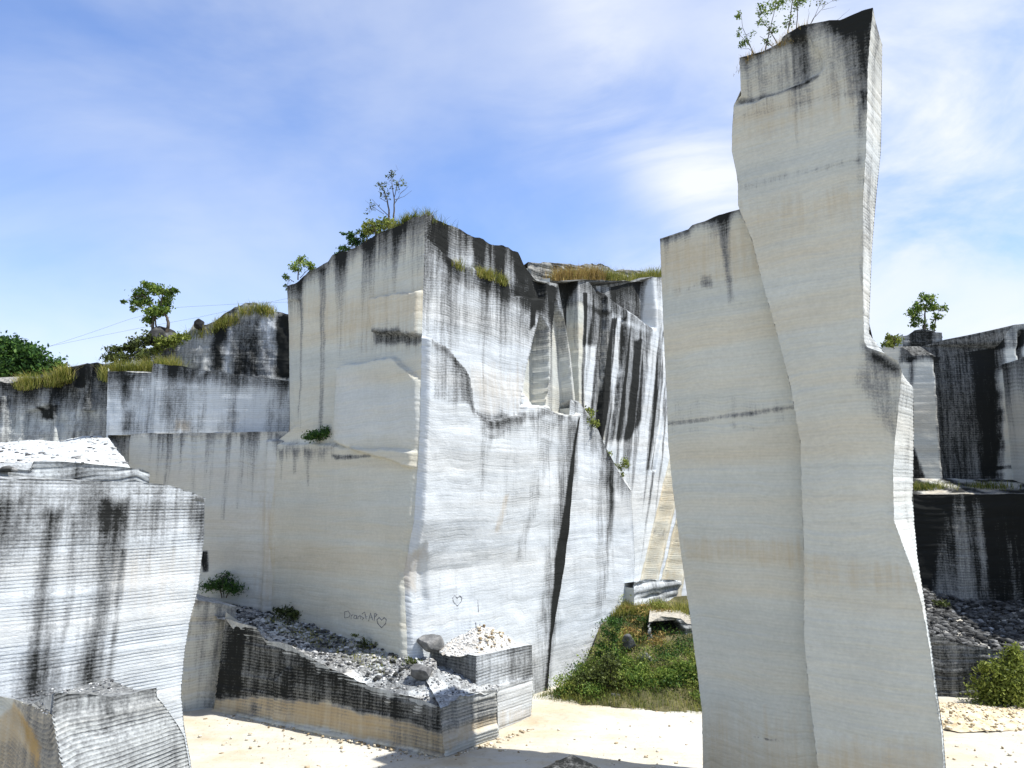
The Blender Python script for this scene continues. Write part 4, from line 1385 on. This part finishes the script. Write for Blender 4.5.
def heap_pt(a, r):
    x, y = np.cos(a) * r, np.sin(a) * r
    h = np.clip(1 - r, 0, 1) ** .85 * .8 * (.6 + .7 * fbm(x * 2, y * 2, 0, 95, 3))
    return np.stack([hc[0] + x * 1.7 * dB[0] + y * 1.0 * dA[0], hc[1] + x * 1.7 * dB[1] + y * 1.0 * dA[1], SN[2] + h - .05 + (fbm(x * 9, y * 9, 0, 96, 3) - .5) * .12], -1)


hv = heap_pt(hn, hr)
hi = np.arange(22 * 60).reshape(22, 60)
hq = np.stack([hi[:-1], hi[1:], np.roll(hi[1:], -1, 1), np.roll(hi[:-1], -1, 1)], -1).reshape(-1, 4)
ha = np.zeros((22 * 60, 4)); ha[:, 2] = .85; ha[:, 0] = (.45 * sstep(.45, .6, fbm(hv[..., 0] * 1.5, hv[..., 1] * 1.5, 0, 97))).ravel(); ha[:, 1] = (.4 * sstep(.5, .6, fbm(hv[..., 0], hv[..., 1], 3, 98))).ravel()
ho = mesh_obj('rubble_heap', hv.reshape(-1, 3), hq, ROCK, attr=ha)
tag(ho, 'pale rubble heap on top of the square block by the cliff corner', 'rubble heap')
ra, rr = gg.uniform(0, 6.28, 2200), gg.random(2200) ** .55
hm = heap_pt(ra, rr)
stones('rubble', 'loose pale chips covering the heap on the square block', hm, .008, .05, M_STONE_WHITE, 98, power=3.5)
stones('rubble', 'brown chips on the right of the heap on the square block', [p + np.array([0, 0, .03]) for p in hm[::8] if p[0] > hc[0]], .02, .1, M_STONE_TAN, 99)
# floor litter
fp = []
for i in range(700):
    px = gg.uniform(185, 710); py = 699 + 26 * gg.random() ** 2 + (px - 540) * .02
    if px < 500: py = 716 + (px - 213) * .2 + 40 * gg.random() ** 1.6
    q = G(px, py); fp.append(q)
for i in range(500):
    q = on(gg.uniform(225, 443), 740, LN); q[2] = 0; q[:2] += nN * (.05 + abs(gg.normal()) * .16); fp.append(q)
for i in range(260):
    q = on(gg.uniform(445, 530), 730, LE); q[2] = 0; q[:2] += nB * (.05 + abs(gg.normal()) * .18); fp.append(q)
for i in range(260):
    fp.append(G(gg.uniform(500, 705), gg.uniform(706, 768)))
for i in range(150):
    fp.append(G(gg.uniform(930, 1060), gg.uniform(712, 768)))
for i in range(300):
    fp.append(G(gg.uniform(600, 712), 713 + (gg.normal() * 2.5)))
stones('floor_litter', 'small chips and pebbles scattered on the cream quarry floor', fp, .008, .07, M_STONE_TAN, 100, power=5)
# tan spoil heap at right
SH = [[G(925, 726), G(960, 733), G(1010, 731), G(1075, 730)], [P(925, 712, 28.0), P(955, 706, 28.4), P(990, 712, 28.4), P(1075, 716, 28.4)], [G(925, 703), G(960, 703), G(1010, 705), G(1075, 706)]]
sh, g_sh = patch('spoil_heap', SH, 60, 30, .07, simple_mat('tan_spoil', [(.3, (.33, .25, .14)), (.5, (.5, .42, .28)), (.7, (.6, .55, .42))], 3), 1.3, 101)
tag(sh, 'low tan spoil heap on the floor right of the pillar', 'spoil heap')
stones('rubble', 'tan stones lying on the low spoil heap right of the pillar', sample_grid(g_sh, 900, 102), .01, .08, M_STONE_TAN, 103)
stones('rubble', 'grey fragments on top of the low corner block', [np.array([x, y, NC[2] + .02]) for x, y in [(NC[0] - .1 + u * dB[0] * 1.6 + v * dA[0] * 1.6, NC[1] + u * dB[1] * 1.6 + v * dA[1] * 1.6) for u, v in gg.random((220, 2))]], .006, .03, M_STONE, 104)
M_BOULDER = simple_mat('grey_boulder', [(.25, (.05, .05, .05)), (.5, (.11, .11, .108)), (.75, (.2, .2, .195))], 3.5, bump=.7)
T_bench = BVHTree.FromPolygons([v.co + bench.location for v in rt.data.vertices] + [v.co + bench.location for v in rt2.data.vertices],
                               [tuple(p.vertices) for p in rt.data.polygons] + [tuple(i + len(rt.data.vertices) for i in p.vertices) for p in rt2.data.polygons])


def on_bench(px, py, d=26.0):
    h = hit(T_bench, px, py)
    return h if h is not None else P(px, py, d)


boulder('boulder', 'dark flat-topped boulder resting on the bench in front of the square block', on_bench(421, 679, 25.6), .68, M_BOULDER, 5, (1.0, .8, .55))
boulder('boulder', 'grey boulder at the left end of the rubble heap on the square block', np.array([*P(430, 650, 27.4)[:2], SN[2] - .05]), .5, simple_mat('pale_boulder', [(.25, (.06, .06, .06)), (.5, (.15, .15, .145)), (.75, (.28, .27, .25))], 4, bump=.8), 9, (1.1, .9, .85))
boulder('boulder', 'pale rock among the green plants at the foot of the slope', P(617, 703, 30.8), .36, M_BOULDER, 12, (1.2, .8, .6))
boulder('boulder', 'tall pale rock slab leaning in the middle of the overgrown slope', P(645, 674, 33.4), .8, M_STONE, 15, (.7, .6, .75))
boulder('boulder', 'pale rock beside the buttress in the overgrown slope', P(630, 648, 34.0), .6, M_BOULDER, 17, (.8, .7, .7))
boulder('boulder', 'dark knob of rock under the crooked tree on the knoll', P(158, 346, 39.6), 1.0, M_DARKB, 21, (1.3, .9, .75))
boulder('boulder', 'dark rock sticking up from the knoll right of the tree', P(200, 330, 41.6), .5, M_DARKB, 23, (.9, .8, .9))
boulder('boulder', 'small stone lying on the top of the left foreground block', P(10, 472, 15.4), .16, M_STONE_DARK, 25, (1.4, .9, .6))

# ------------------------------------------------------------------ plants
def tr(*a, **k):
    return plant(*a, **k)


tr('broad_tree', 'dark green dense tree at the far left edge above the pitted wall', 'tree', 45, (18, 386), [[(18, 386, .2), (18, 372, .15), (14, 358, .08)], [(18, 376, .12), (34, 360, .06)]],
   [(4, 348, 16, 11, 420), (-20, 352, 20, 14, 420), (22, 352, 15, 9, 380), (12, 364, 22, 12, 520), (36, 358, 12, 9, 300), (48, 368, 11, 10, 300), (30, 372, 18, 8, 360), (54, 376, 6, 6, 90), (0, 374, 18, 8, 300)], .17, M_LEAF_DARK, 201, depth=.8)
tr('crooked_tree', 'small crooked tree with airy crown standing on the knoll at upper left', 'tree', 39.6, (156, 338),
   [[(152, 338, .1), (153, 326, .08), (154, 316, .06), (150, 304, .04), (144, 295, .02)], [(165, 336, .1), (169, 325, .085), (168, 318, .07), (162, 310, .05), (163, 298, .03), (167, 291, .015)], [(157, 332, .05), (156, 322, .04), (157, 312, .03)], [(154, 316, .04), (160, 300, .025), (152, 288, .012)]],
   [(139, 293, 8, 5, 95), (136, 302, 7, 4, 70), (150, 287, 9, 4, 90), (160, 291, 7, 5, 80), (169, 292, 6, 5, 70), (165, 302, 6, 6, 100), (155, 312, 9, 6, 170), (148, 320, 5, 4, 70), (166, 311, 5, 4, 60), (124, 301, 3, 2, 18), (176, 290, 3, 2, 18), (134, 309, 4, 3, 26), (147, 301, 6, 5, 70), (145, 283, 5, 2, 16)], .115, M_LEAF, 202)
tr('spreading_bush', 'dull green bush on the grassy edge left of the crooked tree', 'bush', 39.0, (124, 362), [[(124, 364, .06), (122, 354, .03)], [(128, 364, .05), (136, 352, .02)]],
   [(118, 350, 9, 4, 90), (110, 357, 6, 4, 60), (128, 348, 8, 5, 90), (138, 344, 7, 7, 120), (122, 358, 12, 5, 130), (142, 356, 9, 6, 110), (146, 338, 5, 6, 70)], .11, M_LEAF_DULL, 203, parts=('stems', 'foliage'))
tr('yellow_bush', 'yellow green bush on the knoll right below the crooked tree', 'bush', 39.4, (168, 350), [[(168, 350, .05), (170, 342, .02)]],
   [(162, 344, 8, 6, 150), (174, 340, 8, 6, 130), (182, 336, 6, 4, 80), (156, 350, 6, 4, 70)], .1, M_LEAF_YEL, 204, parts=('stems', 'foliage'))
tr('sapling', 'tiny pale sapling on the pitted wall beside the dark tree', 'sapling', 41, (62, 376), [[(63, 378, .03), (63, 364, .01)]], [(62, 364, 4, 3, 26), (65, 370, 4, 3, 26)], .1, M_LEAF, 205, parts=('stem', 'foliage'))
# on the tall cliff
tr('slender_tree', 'slender half-bare sapling tree standing on top of the tallest central cliff', 'tree', 30.8, (390, 226),
   [[(389, 228, .05), (389, 212, .04), (387, 200, .03), (384, 190, .015), (381, 183, .008)], [(393, 228, .045), (394, 212, .035), (394, 198, .025), (392, 184, .015), (391, 172, .006)], [(394, 205, .02), (400, 193, .014), (407, 186, .006)], [(394, 198, .018), (398, 184, .01), (403, 176, .004)], [(387, 202, .015), (378, 195, .006)], [(394, 200, .012), (404, 196, .008), (412, 190, .004)], [(391, 176, .008), (397, 168, .004), (395, 162, .003)], [(389, 216, .02), (380, 208, .012), (372, 200, .005)], [(384, 214, .012), (374, 208, .008), (366, 202, .003)]],
   [(391, 176, 6, 4, 62), (382, 187, 7, 5, 70), (385, 195, 5, 5, 50), (402, 187, 8, 5, 26), (374, 206, 6, 5, 26), (395, 186, 5, 6, 24), (408, 185, 5, 4, 12), (368, 212, 4, 3, 10)], .075, M_LEAF_DULL, 206, density=1.0)
tr('leafy_bush', 'bright green bush on the cliff top below the slender tree', 'bush', 30.4, (376, 236), [[(376, 238, .03), (375, 228, .012)], [(380, 236, .03), (388, 226, .01)]],
   [(372, 224, 8, 5, 110), (384, 222, 8, 5, 100), (366, 229, 6, 4, 70), (392, 224, 7, 4, 70), (376, 230, 10, 4, 100)], .075, M_LEAF_YEL, 207, parts=('stems', 'foliage'))
tr('leafy_bush', 'dark green bush overhanging the cliff top left of the bright bush', 'bush', 30.8, (356, 248), [[(356, 248, .03), (354, 238, .012)]],
   [(352, 236, 6, 4, 70), (362, 234, 6, 4, 60), (357, 242, 9, 4, 110), (345, 234, 4, 2, 20), (346, 250, 6, 3, 60), (340, 254, 4, 2, 30)], .075, M_LEAF_DARK, 208, parts=('stems', 'foliage'))
tr('thin_bush', 'thin grey green bush at the left end of the tall cliff top', 'bush', 31.8, (300, 278), [[(298, 280, .03), (299, 268, .02), (301, 258, .008)], [(300, 278, .02), (308, 268, .008)], [(294, 282, .02), (286, 276, .006)]],
   [(301, 259, 6, 4, 60), (308, 266, 6, 4, 60), (297, 268, 6, 5, 70), (286, 277, 4, 3, 30), (312, 270, 4, 3, 30), (285, 286, 2, 3, 12)], .075, M_LEAF, 209, parts=('stems', 'foliage'))
# pillar top
tr('twiggy_shrub', 'leafy twiggy shrub growing from the top of the tall pillar', 'shrub', 20.0, (778, 48),
   [[(765, 52, .02), (770, 30, .014), (776, 8, .008), (778, -12, .004)], [(786, 44, .02), (789, 20, .015), (791, -10, .008)], [(796, 38, .018), (798, 15, .012), (800, -12, .006)], [(778, 46, .016), (770, 28, .01), (760, 14, .004)], [(774, 48, .012), (760, 36, .006)]],
   [(764, 10, 8, 6, 50), (780, 0, 10, 6, 70), (796, 2, 8, 6, 60), (772, 26, 7, 6, 32), (788, 18, 6, 8, 28), (760, 24, 6, 5, 22), (768, 40, 6, 5, 18), (806, -4, 6, 5, 26), (768, -10, 10, 6, 50), (795, -16, 12, 7, 60)], .05, M_LEAF, 210, parts=('stems', 'foliage'))
tr('twiggy_shrub', 'sparse drooping shrub at the left corner of the pillar top', 'shrub', 20.3, (752, 58), [[(756, 58, .014), (748, 44, .008), (738, 34, .004)], [(754, 56, .012), (742, 30, .006), (738, 14, .003)], [(757, 56, .01), (750, 46, .006), (742, 44, .003)]],
   [(738, 16, 4, 4, 26), (738, 32, 4, 5, 16), (746, 42, 6, 6, 22), (742, 46, 5, 3, 16), (752, 34, 4, 3, 8)], .045, M_LEAF, 211, parts=('stems', 'foliage'))
tr('bare_shrub', 'almost bare branching shrub on the right part of the pillar top', 'shrub', 19.4, (806, 36), [[(804, 36, .014), (814, 18, .01), (826, 4, .004), (838, -2, .002)], [(812, 22, .008), (820, 2, .003)], [(806, 34, .01), (812, 8, .004)], [(835, 22, .006), (846, 12, .003), (852, 6, .002)], [(822, 10, .005), (834, 10, .002)]],
   [(826, 2, 6, 4, 8), (836, -2, 5, 3, 6), (814, 4, 4, 4, 8)], .035, M_LEAF_DULL, 212, parts=('branches', 'foliage'))
# right background
tr('airy_tree', 'airy light green tree on the dark rock stub at the far right skyline', 'tree', 44.5, (925, 336), [[(923, 338, .08), (925, 322, .06), (926, 308, .03), (928, 298, .015)], [(925, 322, .03), (917, 314, .015)], [(933, 338, .05), (936, 322, .03), (940, 310, .012)]],
   [(926, 299, 7, 5, 90), (930, 306, 7, 5, 80), (919, 308, 6, 5, 70), (911, 314, 6, 4, 60), (917, 320, 6, 5, 50), (937, 318, 5, 4, 36), (942, 309, 5, 3, 30), (913, 326, 4, 3, 20), (934, 326, 4, 4, 24), (925, 326, 3, 4, 20)], .12, M_LEAF, 213)
tr('round_bush', 'small yellow green bush between the pillar and the dark rock stub', 'bush', 41.5, (893, 346), [[(893, 348, .04), (893, 340, .02)]], [(894, 340, 6, 4, 110), (889, 336, 3, 3, 20), (890, 344, 6, 3, 60)], .11, M_LEAF_YEL, 214, parts=('stems', 'foliage'))
tr('round_bush', 'small dark bush peeping over the black back wall at far right', 'bush', 49, (975, 352), [[(975, 354, .04), (975, 346, .02)]], [(976, 346, 6, 3, 110), (966, 349, 4, 2, 30), (982, 349, 5, 3, 60)], .13, M_LEAF_DARK, 215, parts=('stems', 'foliage'))
tr('leafy_bush', 'large yellow green bush at the lower right edge before the dark terrace', 'bush', 30.2, (1005, 712), [[(1005, 714, .05), (1000, 690, .03), (996, 670, .01)], [(1010, 714, .05), (1020, 690, .02)]],
   [(1000, 672, 14, 10, 300), (1016, 664, 14, 10, 300), (990, 690, 14, 10, 300), (1012, 688, 18, 12, 420), (1035, 680, 18, 14, 320), (1000, 704, 22, 7, 320), (1012, 652, 8, 6, 120), (984, 668, 6, 5, 60), (1030, 704, 20, 8, 260)], .085, M_LEAF_YEL, 216, parts=('stems', 'foliage'), depth=.5)
tr('weed_clump', 'dull weeds on the rubble terrace beside the pillar', 'bush', 36.5, (945, 606), [[(945, 608, .02), (944, 598, .01)]], [(942, 604, 8, 4, 90)], .08, M_LEAF_DULL, 217, parts=('stems', 'foliage'))
# ledges of the cliff and bench
lb = hit(T_main, 320, 438)
Yl = float(lb[1]) - .3 if lb is not None else 31
tr('ledge_bush', 'round dark green bush on the small ledge of the shaded cliff face', 'bush', Yl, (320, 441), [[(320, 441, .03), (319, 433, .015)]], [(320, 434, 12, 6, 260), (312, 437, 8, 4, 120), (328, 432, 7, 6, 120)], .065, M_LEAF_DARK, 218, parts=('stems', 'foliage'))
tr('spiky_bush', 'dark spiky bush at the upper left end of the bench', 'bush', float(on_bench(226, 604, 31)[1]), (224, 596), [[(222, 598, .03), (218, 584, .012)], [(226, 598, .03), (232, 582, .01)], [(224, 598, .02), (224, 576, .008)]],
   [(212, 586, 10, 5, 150), (224, 584, 12, 7, 230), (236, 588, 9, 5, 120), (224, 576, 6, 4, 40)], .085, M_LEAF_DARK, 219, parts=('stems', 'foliage'), aspect=.3)
tr('low_bush', 'olive bush on the bench against the shaded cliff face', 'bush', float(on_bench(292, 622, 29.5)[1]), (294, 620), [[(292, 620, .02), (290, 612, .01)], [(308, 621, .02), (310, 612, .01)]],
   [(288, 613, 9, 5, 150), (300, 615, 6, 4, 80), (310, 615, 6, 4, 70), (278, 609, 4, 3, 30)], .07, M_LEAF_DULL, 220, parts=('stems', 'foliage'))
tr('low_bush', 'blackish weeds on the bench under the charcoal scrawl', 'bush', float(on_bench(370, 648, 28)[1]), (368, 648), [[(366, 649, .012), (365, 638, .006)], [(372, 649, .012), (376, 641, .005)]],
   [(364, 643, 6, 4, 44), (374, 644, 6, 3, 40), (354, 636, 4, 2, 18)], .055, M_LEAF_DULL, 221, parts=('stems', 'foliage'))
tr('low_bush', 'olive weeds at the foot of the square block', 'bush', float(on_bench(412, 664, 26.5)[1]), (412, 664), [[(412, 665, .012), (411, 658, .006)]], [(410, 660, 6, 3, 60), (418, 662, 5, 3, 40)], .05, M_LEAF_DULL, 222, parts=('stems', 'foliage'))
# buttress top
bw = on(590, 430, LW)
tr('wall_plant', 'leafy plant rooted high on the sloping buttress top', 'plant', float(on(588, 430, LW)[1]) + .2, (588, 436), [[(588, 438, .02), (587, 422, .01), (590, 412, .004)]],
   [(590, 412, 6, 4, 50), (586, 420, 6, 5, 60), (596, 424, 5, 4, 40), (582, 416, 4, 3, 26)], .075, M_LEAF_YEL, 223, parts=('stems', 'foliage'))
tr('wall_plant', 'small plant halfway down the sloping buttress top', 'plant', float(on(607, 456, LW)[1]) + .2, (607, 462), [[(607, 463, .015), (606, 454, .006)]], [(606, 455, 5, 4, 50), (603, 460, 3, 3, 20)], .07, M_LEAF_YEL, 224, parts=('stems', 'foliage'))
tr('wall_plant', 'lowest green plant on the sloping buttress top', 'plant', float(on(622, 476, LW)[1]) + .2, (622, 480), [[(620, 482, .015), (622, 466, .006)]], [(625, 464, 5, 6, 60), (616, 468, 5, 4, 40), (620, 474, 4, 4, 30)], .07, M_LEAF_YEL, 225, parts=('stems', 'foliage'))
# slope vegetation
tr('dense_bush', 'dark brownish bush against the foot of the white buttress', 'bush', 31.3, (596, 700), [[(596, 702, .05), (592, 685, .02)], [(604, 702, .05), (612, 680, .02)]],
   [(588, 684, 14, 10, 330), (604, 676, 16, 12, 420), (620, 684, 14, 12, 320), (580, 694, 12, 7, 200), (602, 694, 20, 7, 300), (612, 664, 8, 8, 130)], .075, M_LEAF_DULL, 226, parts=('stems', 'foliage'))
tr('climbing_shrub', 'thin climbing shrub up the right edge of the white buttress', 'shrub', 32.2, (612, 690), [[(614, 690, .03), (612, 660, .02), (608, 640, .012), (612, 616, .004)], [(612, 660, .015), (600, 640, .006)], [(610, 648, .012), (618, 628, .005)]],
   [(612, 620, 5, 5, 40), (606, 632, 6, 5, 40), (602, 648, 6, 5, 36), (614, 640, 5, 8, 50), (618, 626, 4, 6, 36), (598, 656, 5, 4, 24), (612, 655, 6, 8, 60)], .07, M_LEAF_DARK, 227, parts=('stems', 'foliage'))
tr('dense_bush', 'bright green bush in the middle of the overgrown slope foot', 'bush', 31.6, (654, 706), [[(654, 708, .05), (650, 688, .02)], [(660, 708, .05), (668, 686, .02)]],
   [(644, 690, 14, 10, 330), (660, 684, 14, 10, 330), (652, 700, 18, 7, 300), (674, 694, 12, 9, 260), (640, 672, 8, 6, 110)], .075, M_LEAF, 228, parts=('stems', 'foliage'))
tr('dense_bush', 'green bush on the slope touching the edge of the pillar', 'bush', 31.8, (690, 708), [[(690, 710, .05), (688, 690, .02)]],
   [(688, 680, 14, 12, 330), (694, 698, 16, 10, 330), (702, 668, 10, 10, 200), (682, 668, 8, 7, 120), (712, 690, 12, 14, 260)], .075, M_LEAF, 229, parts=('stems', 'foliage'))
tr('low_bush', 'rust brown patch of dry shrub in the middle of the slope', 'bush', 35.0, (646, 652), [[(646, 654, .03), (644, 644, .012)]], [(642, 646, 8, 5, 160), (652, 650, 7, 6, 130), (634, 632, 7, 4, 90)], .07, M_GRASS_DRY, 230, parts=('stems', 'foliage'))
tr('low_bush', 'dark bush under the yellow grass crest at the niche foot', 'bush', 36.6, (630, 628), [[(630, 630, .03), (630, 620, .012)]], [(624, 620, 9, 6, 160), (638, 624, 9, 6, 160), (660, 634, 10, 7, 180), (670, 650, 10, 8, 200)], .075, M_LEAF_DULL, 231, parts=('stems', 'foliage'))

# ------------------------------------------------------------------ undergrowth: uncountable ground cover of the slope
def cover(name, label, pts, n, hmax, leaf, mat, seed, spread=.3):
    gq = np.random.default_rng(seed)
    pts = np.asarray(pts)
    c = pts[gq.integers(0, len(pts), n)]
    hh = hmax * (.25 + .75 * noise(c[:, 0] * 1.1, c[:, 1] * 1.1, 0, seed))
    c = c + np.stack([gq.normal(size=n) * spread, gq.normal(size=n) * spread, gq.random(n) ** .7 * hh], -1)
    v, f = leaf_quads(c, leaf, gq, .4)
    return tag(mesh_obj(name, v, f, mat), label, 'undergrowth', kind='stuff')


cover('undergrowth', 'green leafy undergrowth spreading over the slope foot', sample_grid(g_slope, 26, 331, uw=(.1, 1), vw=(.06, .36)), 6500, 1.0, .06, M_LEAF, 332, .24)
cover('undergrowth', 'dark undergrowth in the hollows of the slope', sample_grid(g_slope, 70, 333, uw=(.05, .95), vw=(.1, .75)), 8000, .55, .055, M_LEAF_DARK, 334)
cover('undergrowth', 'yellow green sprigs scattered over the slope', sample_grid(g_slope, 24, 335, uw=(.1, 1), vw=(.04, .8)), 4500, .9, .05, M_LEAF_YEL, 336, .24)
cover('undergrowth', 'rusty dry undergrowth in the middle of the slope', sample_grid(g_slope, 16, 337, uw=(.3, .8), vw=(.45, .75)), 2200, .55, .055, M_GRASS_DRY, 338, .22)
# ------------------------------------------------------------------ grasses
g = np.random.default_rng(300)
grass('grass', 'yellow grass strip on the narrow ledge of the white cliff face', strip_pts([hit(T_main, x, y) if hit(T_main, x, y) is not None else on(x, y, LB) for x, y in [(452, 266), (465, 271), (480, 276), (495, 280), (505, 285)]], 900, .22, g, .1), .18, .48, M_GRASS, 301, w=.016)
grass('grass', 'green grass tufts along the top edge of the tallest cliff', strip_pts([on(x, y, LA) + (0, .3, 0) for x, y in [(362, 244), (380, 235), (395, 227), (405, 222), (414, 217), (426, 215)]] + [on(x, y, LB) + (0, .3, 0) for x, y in [(440, 220), (458, 227)]], 900, .35, g), .12, .5, M_GRASS_GREEN, 302, w=.014)
rp = [on(x, y, LR) + np.array([nB[0], nB[1], 0]) * 1.0 for x, y in [(536, 282), (552, 284), (570, 282), (590, 282), (610, 284), (630, 284), (650, 278)]]
grass('dry_grass', 'tan dry grass band along the skyline ridge right of the tall cliff', strip_pts(rp[:4], 2200, .9, g, .2), .4, .95, M_GRASS_DRY, 303, w=.02)
grass('grass', 'yellow green tussocks at the right end of the skyline ridge', strip_pts([p for p in rp[3:]], 1800, .8, g, .2), .3, .85, M_GRASS, 304, w=.02)
grass('dry_grass', 'brown dead grass on the dark top of the tall pillar', strip_pts([on(x, y, LT) + (0, .25, 0) for x, y in [(742, 66), (752, 56), (765, 50), (785, 42), (800, 33), (815, 22)]], 700, .3, g), .06, .3, M_GRASS_DRY, 305, w=.009)
kn = [on(x, y, LH) - (0, .3, 0) for x, y in [(196, 336), (212, 330), (228, 324), (244, 314), (258, 310), (270, 314)]]
grass('grass', 'olive grass along the crest of the rocky knoll', strip_pts(kn, 1800, .9, g, .3), .15, .6, M_GRASS, 306, w=.018)
up = [on(x, y, LW2) + (0, .5, 0) for x, y in [(100, 376), (120, 374), (140, 373), (154, 370), (170, 368), (200, 371)]]
grass('grass', 'golden grass fringe on the edge of the upper terrace wall', strip_pts(up[:5], 2200, .9, g, .2), .3, .95, M_GRASS, 307, w=.018)
pw = [on(x, y, LW3) - (0, .1, 0) for x, y in [(20, 388), (34, 386), (50, 384), (60, 380), (68, 378)]]
grass('grass', 'yellow grass along the top of the pitted wall under the dark tree', strip_pts(pw, 1400, .7, g, .2), .3, .9, M_GRASS, 308, w=.02)
sg = np.concatenate([sample_grid(g_slope, 3800, 310, uw=(.0, 1), vw=(.0, .3)), sample_grid(g_slope, 1500, 311, uw=(.1, 1), vw=(.3, .7))])
grass('green_grass', 'rank green grass covering the foot of the slope beside the pillar', sg, .08, .34, M_GRASS_GREEN, 312, w=.014)
grass('grass', 'yellow grass on the crest of the slope below the white ledge', sample_grid(g_slope, 2600, 313, uw=(.1, 1), vw=(.68, .86)), .15, .5, M_GRASS, 314, w=.018)
lg = [P(x, y, 40.5) for x, y in [(905, 489), (930, 488), (960, 489), (990, 488), (1030, 488)]]
grass('grass', 'grass tufts on the ledge between the two dark back walls', strip_pts(lg, 900, 1.2, g, .2), .15, .5, M_GRASS_GREEN, 315, w=.02)
LG = [[P(760, 494.5, 39.3), P(1090, 494.5, 39.3)], [P(760, 478, 43.2), P(1090, 478, 43.2)]]
lgp, _ = patch('back_ledge', LG, 90, 20, .1, ROCK, .6, 316, paint=(1.0, .4, .3))
lgp['kind'] = 'structure'
bt = sample_grid(g_bench, 900, 320, uw=(.25, .8), vw=(.3, .75))
grass('dry_grass', 'sparse ochre moss and grass between the rubble on the bench', bt, .03, .12, M_GRASS, 321, w=.015)

# ------------------------------------------------------------------ overhead cables
def cable(label, pts):
    pp = np.array([P(*p) for p in pts])
    t = np.linspace(0, len(pp) - 1, 40)
    q = np.stack([np.interp(t, range(len(pp)), pp[:, k]) for k in range(3)], -1)
    v, f = tube(q, [.008] * len(q), 5)
    tag(mesh_obj('power_cable', v, f, M_CABLE), label, 'cable', 'overhead cables behind the knoll')


cable('upper thin overhead cable crossing the sky behind the crooked tree', [(20, 356, 60), (90, 333, 60), (130, 319, 60), (175, 307.5, 60), (246, 303.5, 60), (290, 302, 60)])
cable('lower thin overhead cable crossing the sky behind the crooked tree', [(20, 354, 61), (51, 346, 61), (95, 337, 61), (140, 328, 61), (200, 317, 61), (246, 307, 61), (290, 298, 61)])
